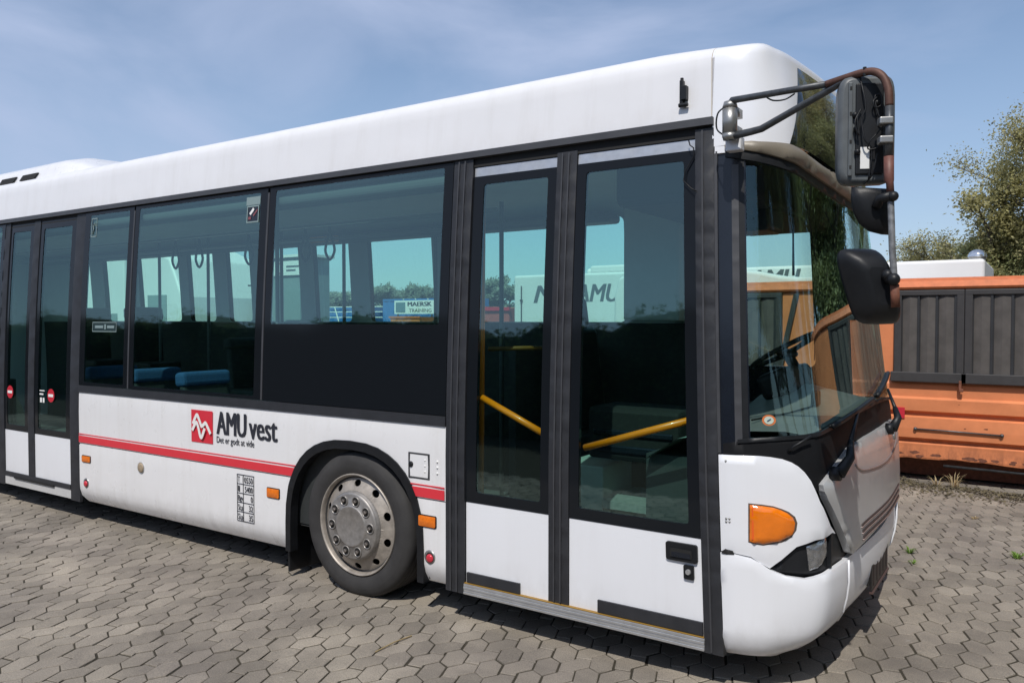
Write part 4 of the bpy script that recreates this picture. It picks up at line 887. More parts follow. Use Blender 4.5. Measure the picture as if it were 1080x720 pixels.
dz = [(-1.78, 1.06), (-1.62, 1.18), (-1.40, 1.235), (-1.15, 1.245), (-1.06, 1.23)]
Vd = []; Fd = []
for i in range(25):
    y = .22 + 2.1 * i / 24; front = S(min(max(lerp(y, TY, _U), .14), UMAX - .14), 1.25).x - .05
    hump = .16 * math.exp(-((y - 1.72) / .42) ** 2)
    for x, z in dz:
        t = (x + 1.78) / .72; xx = -1.78 + (front + 1.78) * t
        Vd.append((xx, y, z + hump * math.exp(-((x + 1.5) / .22) ** 2) + .05 * t * (1 if .6 < y < 2.0 else .5)))
for i in range(24):
    for j in range(4): Fd.append((i * 5 + j, (i + 1) * 5 + j, (i + 1) * 5 + j + 1, i * 5 + j + 1))
dash = obj('dashboard', Vd, Fd, DASH, BUS, True)
MB().box2((-1.8, .3, .4), (-1.5, 2.35, 1.08)).build('dash_base', INTERD, dash)
MB().box((-1.42, 1.72, 1.40), (.22, .62, .17), Matrix.Rotation(R(-25), 3, 'Y')).build('instrument_hood', BLACK, dash, bevel=.04, seg=3)
MB().box((-1.13, 1.25, 1.34), (.04, .09, .09)).build('dash_switch', BLACK, dash, bevel=.01)
MB().tube([(-1.3, .55, 1.27), (-1.2, .9, 1.28), (-1.12, 1.3, 1.30)], .005, 6).build('dash_seam', BLACKM, dash)
MB().tube([(-1.48, .26, 1.25), (-1.48, .27, 1.40), (-1.45, .28, 1.44)], .012, 8).build('gooseneck', BLACK, dash, True)
stw = MB(); cS = unpx(828, 369, 1.72); Ms = Matrix.Rotation(R(-30), 3, 'Y')
stw.tube([cS + Ms @ Vector((.235 * math.cos(R(10 * i)), .235 * math.sin(R(10 * i)), 0)) for i in range(36)], .0165, 10, closed=True)
stw = stw.build('steering_wheel', BLACK, BUS, True)
mb = MB().ball(cS + Ms @ Vector((0, 0, -.03)), (.07, .07, .035))
for a in (0, 180, 270): mb.tube([cS + Ms @ Vector((.04 * math.cos(R(a)), .04 * math.sin(R(a)), -.03)), cS + Ms @ Vector((.23 * math.cos(R(a)), .23 * math.sin(R(a)), 0))], .016, 8)
mb.tube([cS + Ms @ Vector((0, 0, -.03)), cS + Ms @ Vector((0, 0, -.34))], .035, 10).build('wheel_hub', BLACK, stw, True)
MB().box2((-2.5, .92, .9), (-1.86, 1.32, 1.24)).build('ticket_machine', BLACKM, BUS, bevel=.03)
MB().box2((-2.45, .905, .95), (-1.9, .93, 1.0)).box2((-2.45, .905, 1.06), (-1.9, .93, 1.1)).build('machine_trim', NAVY, BUS, bevel=.01)
MB().box2((-2.72, .95, .4), (-2.4, 1.4, .84)).build('entry_box', mat('grey_step_box', (.34, .40, .37), .6, var=.15), BUS, bevel=.01)
MB().box2((-2.4, .95, .4), (-1.8, 1.4, .62)).build('entry_step', BLACKM, BUS)
mb = MB().box2((-2.38, .90, .585), (-1.62, 1.4, .635)); 
for i in range(7):
    x = -2.3 + i * .1; mb.add([(x, .898, .52), (x + .06, .898, .52), (x + .03, .898, .565)], [(0, 1, 2)])
mb.build('tread_edge', TREAD, BUS)
MB().tube([(-1.30, 1.35, 2.52), (-1.28, 1.3, 2.08)], [.004, .008], 6).tube([(-1.22, 1.6, 2.5), (-1.22, 1.6, 1.55)], .004, 6).build('blind_cord', BLACK, BUS)

# ------------------------------------------------------------------ orange crew body behind the bus
ORANGE = mat('faded_orange_paint', (.66, .225, .092), .58, var=.16, vscale=4, dirt=(.28, .50, 1.1), dirtcol=(.10, .04, .03, 1), bump=.0015, bscale=9)
ORANGE_R = mat('orange_roof_edge', (.58, .16, .055), .6, var=.22, vscale=12)
FRAMEM = mat('dark_window_frame', (.040, .038, .039), .6, var=.2, vscale=8)
PLEAT = mat('grey_pleated_curtain', (.082, .074, .069), .7, var=.3, vscale=6)
PLEATD = mat('dark_pleat', (.026, .027, .03), .5, var=.2)
OG = thing('crew_wagon', (-1.5, 7.2, 0), 'weathered orange wagon body with dark curtained windows and a rusty lower edge', 'wagon')
OY = 6.15; x0, x1 = -4.64, 4.6
secO = [(.27, 0), (.285, -.004), (.40, -.004), (.43, -.006), (.455, .028), (.47, .03), (.50, -.03), (.60, -.034), (.725, -.03), (.745, .02), (.775, .025), (.80, -.03), (.93, -.034), (.955, 0), (1.09, 0), (1.12, .015), (2.13, .0)]
V = []; F = []
rg = random.Random(2); xs = [x0 + (x1 - x0) * i / 60 for i in range(61)]
for x in xs:
    for j, (z, dy) in enumerate(secO):
        zz = z + (rg.uniform(-.018, .02) if j == 0 else 0); V.append((x + (-.11 + .0 if z < 1.9 else 0) * (x == x0), OY + dy, zz))
k = len(secO)
for i in range(60):
    for j in range(k - 1): F.append((i * k + j, (i + 1) * k + j, (i + 1) * k + j + 1, i * k + j + 1))
body = obj('wagon_body', V, F, ORANGE, OG)
MB().box2((x0, OY + .03, .27), (x1, OY + 2.1, 2.2)).build('wagon_core', ORANGE, body)
mb = MB().add([(x0 - .02, OY - .03, 2.145), (x1, OY - .03, 2.145), (x1, OY - .045, 2.17), (x0, OY - .045, 2.17), (x1, OY - .01, 2.235), (x0 + .04, OY - .01, 2.235), (x1, OY + .12, 2.275), (x0 + .08, OY + .12, 2.275), (x1, OY + 2.1, 2.29), (x0 + .1, OY + 2.1, 2.29)], [(0, 1, 2, 3), (3, 2, 4, 5), (5, 4, 6, 7), (7, 6, 8, 9)]); mb.add([(x0 - .02, OY - .03, 2.145), (x1, OY - .03, 2.145), (x1, OY + .1, 2.145), (x0, OY + .1, 2.145)], [(0, 1, 2, 3)])
mb.build('roof_edge', ORANGE_R, OG)
# hopper-like end of the roof at the far left, narrow dark band
mb = MB(); mb.box2((x0 - .12, OY + .02, .3), (x0, OY + 1.6, 2.0)).build('wagon_end', ORANGE, OG, bevel=.02)
MB().box2((x0 - .02, OY - .012, 2.06), (x0 + .6, OY + .01, 2.11)).build('dark_band', BLACK, OG)
# sloping-sided sheet between the two window groups, and the windows
def owin(xa, xb, slope=0.):
    mb = MB(); za, zb = 1.155, 2.135; y = OY - .035
    fr = MB()
    for a, b, c_, d in ((xa, xa + .075, za, zb), (xb - .075, xb, za, zb)): fr.box2((a, y - .01, c_), (b, y + .05, d))
    fr.box2((xa, y - .012, zb - .06), (xb, y + .048, zb)); fr.box2((xa - .03, y - .03, za - .035), (xb + .03, y + .05, za + .075))
    w_ = fr.build('wagon_window', FRAMEM, OG, bevel=.008)
    n = 3; wd = (xb - xa - .15) / n; Vp = []; Fp = []
    pm = MB(); dm = MB()
    for i in range(n):
        a = xa + .075 + i * wd
        for q in range(5):
            x = a + wd * (.12 + .72 * q / 4); 
        pm.add([(a + .01, y + .022, 1.23), (a + wd * .45, y + .006, 1.23), (a + wd * .45, y + .006, 2.075), (a + .01, y + .022, 2.075), (a + wd * .88, y + .012, 1.23), (a + wd * .88, y + .012, 2.075)], [(0, 1, 2, 3), (1, 4, 5, 2)])
        dm.box2((a + wd * .88, y + .0, 1.23), (a + wd, y + .03, 2.075))
    pm.build('pleated_curtain', PLEAT, w_); dm.build('curtain_fold', PLEATD, w_)
    MB().box2((xa + .05, y + .026, 1.2), (xb - .05, y + .04, 2.1)).build('window_back', PLEATD, w_)
for a, b in ((-1.40, -.712), (-.709, .0), (.003, .72), (.723, 1.44), (-3.35, -2.64), (-4.15, -3.40)): owin(a, b)
MB().add([(-2.5, OY - .02, 2.12), (-2.44, OY - .02, 2.12), (-2.64, OY - .02, 1.15), (-2.70, OY - .02, 1.15), (-2.5, OY - .05, 2.12), (-2.44, OY - .05, 2.12), (-2.64, OY - .05, 1.15), (-2.70, OY - .05, 1.15)], [(4, 7, 6, 5), (0, 1, 5, 4), (1, 2, 6, 5), (2, 3, 7, 6), (3, 0, 4, 7)]).build('slanting_post', FRAMEM, OG)
MB().box2((-1.38, OY - .045, .71), (-1.28, OY - .03, .83)).build('red_reflector', REDL, OG)
MB().tube([(-1.17, OY - .05, .60), (-.9, OY - .052, .60), (-.35, OY - .05, .588)], .008, 6).ball((-1.17, OY - .05, .60), .02).ball((-.35, OY - .05, .588), .02).build('tie_rod', STEELD, OG, True)
MB().box2((-.755, OY - .075, 1.06), (-.728, OY - .04, 1.15)).box2((-.75, OY - .08, 1.03), (-.71, OY - .04, 1.065)).build('latch', RUSTY, OG, bevel=.006)
MB().box2((x0, OY + .35, .03), (x1, OY + .5, .34)).box2((x0, OY + 1.5, .03), (x1, OY + 1.65, .34)).build('chassis_rail', RUSTY, OG)
for xx in (-3.6, 2.4): MB().lathe([(.0, -.1), (.42, -.1), (.45, -.06), (.45, .06), (.42, .1), (0, .1)], 32, Matrix.Rotation(R(90), 4, 'X'), (xx, OY + .8, .45)).build('wagon_wheel', TYRE, OG, True)
MB().tube([(-.9, OY + .05, .2), (2.5, OY + .05, .16)], .015, 8).build('brake_rod', STEELD, OG, True)
rg = random.Random(8); mb = MB()
for i in range(46):
    x = rg.uniform(-1.9, 1.5) if i < 36 else rg.uniform(-4.6, 4.5); r_ = rg.uniform(.008, .034); z = rg.uniform(.285, .315) + (.0 if rg.random() < .75 else rg.uniform(0, .06)); n = 7
    mb.add([(x + r_ * rg.uniform(.8, 2.2) * math.cos(6.283 * j / n), OY - .0055 - .0003 * i / 70, z + r_ * rg.uniform(.4, .9) * math.sin(6.283 * j / n)) for j in range(n)], [tuple(range(n))])
for i in range(13):
    x = rg.uniform(-1.9, 1.4); r_ = rg.uniform(.004, .012); z = rg.choice((.60, .66, .84, .88, .9)) + rg.uniform(-.03, .03); n = 7
    mb.add([(x + r_ * rg.uniform(.8, 3) * math.cos(6.283 * j / n), OY - .0365, z + r_ * rg.uniform(.3, .9) * math.sin(6.283 * j / n)) for j in range(n)], [tuple(range(n))])
rp = mb.build('rust_patch', RUSTY, body); tag(rp, kind='stuff')

# ------------------------------------------------------------------ long white lettered trailer behind it
TRW = mat('white_trailer_panel', (.74, .75, .75), .45, var=.04, vscale=1.5, dirt=(.9, 1.6, .3))
TG = thing('lettered_trailer', (-5.2, 11.2, 0), 'long white box trailer with grey letters and a roof vent, behind the orange wagon', 'trailer')
TY_ = 10.0
MB().box2((-9.12, TY_, .95), (-.74, TY_ + 2.5, 2.715)).build('trailer_body', TRW, TG, bevel=.05, seg=4)
MB().box2((-8.9, TY_ + .3, .75), (-1.2, TY_ + 2.2, .96)).build('trailer_chassis', UNDER, TG)
GL = mat('grey_lettering', (.10, .115, .13), .5)
lettering('lettering', 'M', GL, TG, -8.62, 2.15, .35, .50, y=TY_ - .004, bold=.014, shear=.25)
lettering('lettering', 'AMU', GL, TG, -7.66, 2.16, .34, .98, y=TY_ - .004, bold=.014, shear=.25)
lettering('lettering', 'AMU', GL, TG, -4.25, 2.36, .30, .86, y=TY_ - .004, bold=.014, shear=.25)
for xx in (-8.92,): 
    MB().tube([(xx, TY_ - .02, 1.0), (xx, TY_ - .02, 2.5)], .012, 6).build('door_rod', STEELD, TG)
    for z in (1.3, 1.75, 2.2): MB().box((xx, TY_ - .02, z), (.05, .03, .04)).build('rod_bracket', STEELD, TG)
vt_ = MB().lathe([(.115, 0), (.115, .05), (.13, .055)], 32, None, (-.86, TY_ + .35, 2.71)).build('roof_vent', CLAMP, TG, True)
MB().ball((-.86, TY_ + .35, 2.765), (.13, .13, .115), None, 32, 8, 0, 1).build('vent_dome', mat('polished_dome', (.72, .74, .76), .12, .9), vt_, True)
MB().lathe([(.0, 0), (.13, 0), (.134, .006), (.13, .012)], 32, None, (-.86, TY_ + .35, 2.758)).build('vent_rim', CLAMP, vt_)
for xx in (-2.2, -3.3, -7.6): MB().lathe([(.0, -.15), (.42, -.15), (.5, -.1), (.5, .1), (.42, .15), (0, .15)], 32, Matrix.Rotation(R(90), 4, 'X'), (xx, TY_ + .3, .5)).build('trailer_wheel', TYRE, TG, True)
MB().box2((-7.4, TY_ + .1, 2.715), (-6.1, TY_ + 1.5, 2.86)).build('roof_box', TRW, TG, bevel=.04)
MB().ball((-7.5, TY_ + .3, 2.76), (.06, .06, .06)).build('roof_lamp', PALE, TG, True)
# white van with a high roof between wagon and trailer
VG = thing('white_van', (-3.6, 9.1, 0), 'white high roofed van standing between orange wagon and lettered trailer', 'van')
pv = [(-6.0, .4), (-5.98, 2.2), (-5.9, 2.5), (-5.7, 2.60), (-3.95, 2.575), (-3.6, 2.54), (-3.25, 2.46), (-3.0, 2.435), (-1.95, 2.42), (-1.8, 2.36), (-1.72, 2.2), (-1.5, 1.5), (-1.0, 1.3), (-.85, .9), (-.85, .4)]
V = [(x, 8.3, z) for x, z in pv] + [(x, 9.9, z) for x, z in pv]; n = len(pv)
F = [tuple(range(n)), tuple(range(n, 2 * n))[::-1]] + [(i, i + n, (i + 1) % n + n, (i + 1) % n) for i in range(n)]
obj('van_body', V, F, TRW, VG, bevel=.05, seg=3)
MB().box2((-2.6, 8.285, 1.5), (-1.8, 8.31, 2.1)).build('van_window', FRIT, VG)
MB().box2((-4.06, 8.27, 1.6), (-3.92, 8.31, 2.42)).build('tail_lamp', REDL, VG, bevel=.02)
for xx in (-5.0, -1.9): MB().lathe([(0, -.12), (.3, -.12), (.35, -.08), (.35, .08), (.3, .12), (0, .12)], 32, Matrix.Rotation(R(90), 4, 'X'), (xx, 8.55, .35)).build('van_wheel', TYRE, VG, True)
# ------------------------------------------------------------------ white lorry seen through the left windows
LG = thing('white_lorry', (-17.5, 7.8, 0), 'tall white box lorry standing beyond the bus, seen through its side windows', 'lorry')
MB().box2((-24.5, 6.5, 1.0), (-14.05, 9.0, 3.75)).build('cargo_box', TRW, LG, bevel=.04)
MB().box2((-24, 6.8, .7), (-11.6, 8.7, 1.0)).build('lorry_chassis', UNDER, LG)
cb_ = [(-13.9, .6), (-13.9, 3.55), (-13.6, 3.6), (-12.4, 3.15), (-11.95, 2.3), (-11.85, 1.6), (-11.85, .6)]
V = [(x, 6.55, z) for x, z in cb_] + [(x, 8.95, z) for x, z in cb_]; n = len(cb_)
obj('cab', V, [tuple(range(n)), tuple(range(n, 2 * n))[::-1]] + [(i, i + n, (i + 1) % n + n, (i + 1) % n) for i in range(n)], TRW, LG, bevel=.06, seg=3)
MB().box2((-13.2, 6.535, 1.75), (-12.5, 6.56, 2.35)).build('cab_window', STICK, LG)
MB().box2((-11.75, 8.2, 1.45), (-11.65, 8.5, 2.35)).build('cab_mirror', BLACK, LG, bevel=.03)
MB().tube([(-12.0, 8.3, 2.6), (-11.7, 8.35, 2.6), (-11.7, 8.35, 2.3)], .02, 6).build('cab_mirror_arm', BLACK, LG)
for xx in (-15.2, -16.0, -18.9): MB().box2((xx, 6.482, 1.02), (xx + .02, 6.5, 3.72)).build('box_seam', GREYP, LG)
for i in range(9): MB().box((-16.06, 6.48, 1.4 + i * .26), (.06, .03, .05)).build('box_hinge', GREYP, LG)
MB().add([(-15.0, 6.495, 1.75), (-14.7, 6.495, 1.75), (-14.7, 6.495, 1.95), (-15.0, 6.495, 1.95)], [(0, 1, 2, 3)]).build('red_label', REDL, LG); MB().add([(-14.65, 6.495, 1.75), (-14.35, 6.495, 1.75), (-14.35, 6.495, 1.95), (-14.65, 6.495, 1.95)], [(0, 1, 2, 3)]).build('blue_label', STICK, LG)
for xx in (-13, -17, -22): MB().lathe([(0, -.14), (.42, -.14), (.5, -.1), (.5, .1), (.42, .14), (0, .14)], 32, Matrix.Rotation(R(90), 4, 'X'), (xx, 6.8, .5)).build('lorry_wheel', TYRE, LG, True)
LG.location.x -= 3.4
# grey hut with a white signboard, blue containers, red skip, orange skip, railing, sign
HG = thing('grey_hut', (-16.6, 11.0, 0), 'small grey site hut with a white board on its front, beyond the bus', 'hut')
MB().box2((-17.4, 10.6, 0), (-16.0, 11.4, 3.45)).build('hut_wall', mat('grey_wall', (.20, .26, .27), .7, var=.1), HG); MB().box2((-17.5, 10.5, 3.45), (-15.9, 11.5, 3.52)).build('hut_roof', PALE, HG)
bd = MB().box2((-17.25, 10.55, 2.98), (-15.95, 10.60, 3.36)).build('white_board', PALE, HG)
MB().lathe([(.11, 0), (.15, 0)], 20, Matrix.Rotation(R(90), 4, 'X'), (-17.0, 10.545, 3.17)).build('red_ring', REDL, bd); [MB().box2((-16.72, 10.544, z), (-16.72 + wd, 10.549, z + .045)).build('board_line', GL, bd) for z, wd in ((3.19, .58), (3.09, .36))]
MB().box2((-16.8, 10.56, 1.8), (-16.2, 10.6, 2.6)).build('hut_window', STICK, HG)
BLU = mat('blue_container_paint', (.03, .16, .42), .5, var=.1)
for i, (a, b, zt) in enumerate(((-41.6, -33.9, 3.35), (-57, -42.5, 2.75))):
    g = thing('blue_container', ((a + b) / 2, 42, 0), ('nearer taller blue container standing under the white sign', 'long low blue container further left behind the railing')[i], 'container')
    mb = MB(); n = 24
    for j in range(n + 1): mb.V += [Vector((a + (b - a) * j / n, 41.0 + .05 * (j % 2), .1)), Vector((a + (b - a) * j / n, 41.0 + .05 * (j % 2), zt))]
    mb.F = [(2 * j, 2 * j + 2, 2 * j + 3, 2 * j + 1) for j in range(n)]; mb.build('container_side', BLU, g)
    MB().box2((a, 41.05, .1), (b, 44, zt)).build('container_body', BLU, g)
    MB().box2((a, 40.98, zt - .15), (b, 41.06, zt)).box2((a, 40.98, .1), (b, 41.06, .25)).build('container_rail', BLU, g)
SG = thing('training_sign', (-37.6, 40, 0), 'white sign with two lines of dark letters above the blue container', 'sign')
sb = MB().box2((-39.45, 39.9, 2.22), (-35.7, 39.96, 3.19)).build('sign_board', PALE, SG); lettering('sign_lettering', 'MAERSK', INK, sb, -38.15, 2.78, .3, 2.2, y=39.89, bold=.03); lettering('sign_lettering', 'TRAINING', INK, sb, -38.05, 2.34, .25, 2.1, y=39.89)
MB().box2((-39.3, 39.88, 2.34), (-38.4, 39.9, 3.06)).build('sign_emblem', mat('pale_blue_emblem', (.12, .2, .24), .5), sb)
MB().tube([(-39.2, 39.99, 0), (-39.2, 39.99, 3.2)], .06, 8).tube([(-36.0, 39.99, 0), (-36.0, 39.99, 3.2)], .06, 8).build('sign_post', STEELD, SG)
for i in range(3):
    MB().ball((-38.6 + i * 1.15, 39.93, 3.27), .05).build('sign_lamp', PALE, SG)
KG = thing('orange_skip', (-36.5, 38.5, 0), 'orange waste skip standing under the white sign', 'skip')
V = [(-37.6, 37.8, .1), (-35.3, 37.8, .1), (-35.1, 37.6, 2.0), (-37.8, 37.6, 2.0), (-37.6, 39.2, .1), (-35.3, 39.2, .1), (-35.1, 39.4, 2.0), (-37.8, 39.4, 2.0)]
obj('skip_body', V, [(0, 1, 2, 3), (1, 5, 6, 2), (5, 4, 7, 6), (4, 0, 3, 7), (4, 5, 1, 0)], ORANGE, KG, bevel=.05); MB().box2((-37.85, 37.54, 1.92), (-35.05, 37.62, 2.04)).build('skip_rim', ORANGE_R, KG)
KR = thing('red_skip', (-16.5, 20, 0), 'faded red waste skip left of the lettered trailer', 'skip')
V = [(-17.1, 19.2, .1), (-15.4, 19.2, .1), (-15.3, 19, 2.2), (-17.2, 19, 2.3), (-17.1, 20.6, .1), (-15.4, 20.6, .1), (-15.3, 20.8, 2.2), (-17.2, 20.8, 2.3)]
obj('skip_body', V, [(0, 1, 2, 3), (1, 5, 6, 2), (5, 4, 7, 6), (4, 0, 3, 7), (4, 5, 1, 0)], mat('faded_red_paint', (.45, .10, .08), .6, var=.15), KR, bevel=.05); MB().box2((-17.25, 18.94, 2.12), (-15.25, 19.02, 2.24)).build('skip_rim', REDL, KR)
RG_ = thing('yard_railing', (-36, 33, 0), 'pale metal yard railing with three rails in front of the blue containers', 'railing')
for z in (1.95, 2.3, 2.62): MB().tube([(-50, 33, z), (-34.2, 33, z)], .03, 6).build('rail', PALE, RG_)
for i in range(6): MB().tube([(-50 + i * 3.16, 33.0, 0), (-50 + i * 2.9, 33.0, 2.65)], .04, 6).build('post', PALE, RG_)

# ------------------------------------------------------------------ trees
BARK = mat('grey_brown_bark', (.13, .115, .09), .9, var=.3, vscale=8)
def leafmat(name, col, isl=.35):
    m = mat(name, col, .6, island=isl, var=.25, vscale=.6, spec=.25)
    b = m.node_tree.nodes['Principled BSDF']; b.inputs['Subsurface Weight'].default_value = 0
    n = m.node_tree.nodes; l = m.node_tree.links; tr = n.new('ShaderNodeBsdfTranslucent'); ad = n.new('ShaderNodeAddShader')
    hs = [q for q in n if q.type == 'HUE_SAT'][0]; l.new(hs.outputs[0], tr.inputs[0]); l.new(b.outputs[0], ad.inputs[0]); l.new(tr.outputs[0], ad.inputs[1]); l.new(ad.outputs[0], n['Material Output'].inputs[0])
    return m
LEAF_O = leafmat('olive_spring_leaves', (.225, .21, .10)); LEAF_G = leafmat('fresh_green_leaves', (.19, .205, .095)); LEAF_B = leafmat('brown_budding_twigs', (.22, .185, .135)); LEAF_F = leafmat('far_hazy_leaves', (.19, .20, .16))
def tree_mesh(seed, h, spread, nleaf, lsize, lm, trunk=.16, levels=4, gap=.0, low=.25):
    rg = random.Random(seed); tb_ = MB(); tips = []
    def grow(p, d, ln, r, lv):
        n = 3; P = [p]; q = p.copy(); dd = d.copy()
        for i in range(n):
            dd = (dd + Vector((rg.gauss(0, .16), rg.gauss(0, .16), rg.gauss(.05, .1)))).normalized(); q = q + dd * ln / n; P.append(q.copy())
        tb_.tube(P, [r * (1 - .55 * i / n) for i in range(n + 1)], 7 if lv == 0 else (5 if lv < 3 else 3), cap=False)
        if lv >= levels - 1: tips.extend((P[2], P[3], (P[1] + P[2]) / 2))
        if lv >= levels: return
        kids = rg.randint(4, 6) if lv < 2 else rg.randint(3, 5)
        for c_ in range(kids):
            t = rg.uniform(.35, 1.0) if lv else rg.uniform(low, 1.0); k_ = min(n - 1, int(t * n)); base = P[k_].lerp(P[k_ + 1], t * n - k_)
            a = rg.uniform(0, 2 * math.pi); up = rg.uniform(.25, .95) if lv == 0 else rg.uniform(-.1, .8)
            nd = (dd * rg.uniform(.35, .8) + Vector((math.cos(a), math.sin(a), up)) * rg.uniform(.6, 1.) * Vector((spread, spread, 1)).length / 1.7).normalized()
            grow(base, nd, ln * rg.uniform(.52, .74), r * .5, lv + 1)
    grow(Vector((0, 0, -.1)), Vector((0, 0, 1)), h * .5, trunk, 0)
    V = []; F = []
    for i in range(nleaf):
        t = rg.choice(tips); g_ = rg.random()
        c_ = t + Vector((rg.gauss(0, .24), rg.gauss(0, .24), rg.gauss(0, .2))) * (h / 8)
        s_ = lsize * rg.uniform(.55, 1.4); a = Vector((rg.gauss(0, 1), rg.gauss(0, 1), rg.gauss(0, .7))).normalized(); b_ = a.cross(Vector((rg.gauss(0, 1), rg.gauss(0, 1), rg.gauss(0, 1)))).normalized()
        n = len(V); V += [c_ - a * s_, c_ + b_ * s_ * .5, c_ + a * s_, c_ - b_ * s_ * .5]; F.append((n, n + 1, n + 2, n + 3))
    return tb_, V, F
def tree(name, label, seed, loc, h, spread, nleaf, ls, lm, group, rz=0., **kw):
    t = thing(name, (0, 0, 0), label, 'tree', group)
    tb_, V, F = tree_mesh(seed, h, spread, nleaf, ls, lm, **kw)
    tb_.build('trunk', BARK, t, True); obj('crown', V, F, lm, t)
    t.location = loc; t.rotation_euler = (0, 0, rz); return t
def again(t, label, loc, rz, s=1., sz=None, m=None):
    c = t.copy(); COL.objects.link(c); c.location = loc; c.rotation_euler = (0, 0, rz); c.scale = (s, s, sz or s); c['label'] = label
    for ch in t.children:
        d = ch.copy(); COL.objects.link(d); d.parent = c
        if m and d.name.startswith('crown'): d.material_slots[0].link = 'OBJECT'; d.material_slots[0].material = m
    return c
G1 = 'trees behind the orange wagon'
tA = tree('broadleaf_tree', 'tall olive green tree with an open crown at the right edge behind the wagon', 11, (1.7, 25.0, 0), 8.0, 1.1, 46000, .042, LEAF_O, G1, trunk=.2, low=.12)
tB = tree('broadleaf_tree', 'rounder green tree just behind the roof vent of the lettered trailer', 23, (-1.0, 25.5, 0), 4.8, 1.2, 30000, .040, LEAF_G, G1, low=.12)
tC = tree('broadleaf_tree', 'brownish budding tree, low and thin, left of the roof vent', 31, (-4.2, 31.5, 0), 4.3, 1.2, 30000, .036, LEAF_B, G1, low=.1)
again(tB, 'low bright green tree behind the right end of the trailer', (-.45, 21.5, 0), 2.0, .68, .66)
again(tB, 'dark green tree under the tall olive tree, right of the roof vent', (.6, 27.5, 0), 3.3, 1.15, 1.1)
again(tB, 'olive green bushy tree under the tall olive tree at the right edge', (-.15, 25.6, 0), 4.1, 1.32, 1.36, LEAF_O)
again(tB, 'bushy green tree filling the gap right of the olive tree', (1.4, 23, 0), 5.0, 1.05, .95)
again(tB, 'pale green bush between the roof vent and the olive tree', (-1.0, 28.5, 0), .9, 1.0, .95, LEAF_O)
again(tC, 'loose olive bush joining the tall tree to the brown bushes', (-2.0, 30.5, 0), .3, 1.15, None, LEAF_O)
again(tC, 'low brown bush behind the left part of the white trailer roof', (-5.9, 33, 0), 4.0, .92)
again(tC, 'brown bare bush at the far left end of the trees', (-8.0, 35, 0), 1.2, .95)
again(tC, 'small brown tree between the roof vent and the bushes', (-2.7, 29.5, 0), 2.9, 1.12, None, LEAF_O)
for i, (x, y, s, r_, src, lb) in enumerate(((5.2, 20.5, 1.45, 1.1, tA, 'tall olive tree standing beyond the right end of the wagon'), (7.6, 19, 1.4, 2.3, tA, 'second tall olive tree beyond the right end of the wagon'), (4.4, 17.5, 1.9, .4, tB, 'dense green tree close behind the right half of the wagon'), (6.6, 16.0, 1.95, 2.6, tB, 'dense green tree at the far right of the wagon'), (12.5, 18.5, 1.45, 3.9, tA, 'outermost tall tree to the right of the yard'), (9.6, 14.5, 1.8, 5.1, tB, 'outermost dense green tree to the right of the yard'), (13, 12, 1.9, .2, tB, 'green tree in the right corner of the yard'), (3.0, 25, 1.05, 4.4, tA, 'olive tree in the back row right of the roof vent'))):
    again(src, lb, (x, y, 0), r_, s)
for i, (x, y, s, src, lb) in enumerate(((9.5, 1.5, 1.25, tA, 'tall olive tree on the open ground ahead of the bus'), (10.5, -2.5, 1.3, tA, 'second tall olive tree ahead of the bus, nearer the hedge'), (9, 5, 1.9, tB, 'dense green tree ahead of the bus, near the wagon end'), (8.2, -1.0, 1.5, tB, 'dense green tree straight ahead of the bus'), (7.5, -5.5, 1.6, tB, 'dense green tree ahead of the bus, beside the hedge'), (12, -6.5, 1.3, tA, 'tall olive tree ahead of the bus, at the hedge corner'))):
    c = again(src, lb, (x, y, 0), i * 1.3, s); c['group'] = 'trees ahead of the bus'
G2 = 'far trees at the edge of the yard'
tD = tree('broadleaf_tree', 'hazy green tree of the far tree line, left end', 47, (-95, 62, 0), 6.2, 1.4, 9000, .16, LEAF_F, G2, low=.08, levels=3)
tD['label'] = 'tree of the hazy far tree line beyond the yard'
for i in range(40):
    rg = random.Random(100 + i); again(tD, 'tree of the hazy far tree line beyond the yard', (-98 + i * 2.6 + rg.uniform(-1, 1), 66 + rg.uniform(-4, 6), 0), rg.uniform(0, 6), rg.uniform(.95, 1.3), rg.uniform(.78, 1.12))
G3 = 'trees along the opposite side of the yard'
for i in range(18):
    rg = random.Random(300 + i); c = again(tD, 'tree of the row along the opposite side of the yard', (-62 + i * 4.6 + rg.uniform(-1, 1), -46 + rg.uniform(-3, 3), 0), rg.uniform(0, 6), rg.uniform(.9, 1.3), rg.uniform(.55, .9)); c['group'] = G3

# tall hedge on the open side of the yard, mirrored in the bus windows
HGt = thing('hedge', (-8, -9.6, 0), 'tall dark green hedge along the near side of the yard, facing the bus', 'hedge')
rg = random.Random(77); V = []; F = []
def htop(x): return 2.75 + .22 * math.sin(x * .9) + .14 * math.sin(x * 2.3 + 1) + .08 * math.sin(x * 6.1)
for i in range(52000):
    x = rg.uniform(-46, 9); top = htop(x); z = rg.uniform(.05, top + abs(rg.gauss(0, .07))); y = -9.0 - rg.uniform(-.12, .25) if rg.random() < .8 else rg.uniform(-10.2, -9)
    c_ = Vector((x, y, z)); s_ = rg.uniform(.03, .065); a = Vector((rg.gauss(0, 1), rg.gauss(0, .6), rg.gauss(0, 1))).normalized(); b_ = a.cross(Vector((rg.gauss(0, 1), rg.gauss(0, 1), rg.gauss(0, 1)))).normalized()
    n = len(V); V += [c_ - a * s_, c_ + b_ * s_ * .6, c_ + a * s_, c_ - b_ * s_ * .6]; F.append((n, n + 1, n + 2, n + 3))
obj('foliage', V, F, leafmat('dark_hedge_leaves', (.045, .066, .026)), HGt)
V = []; F = []
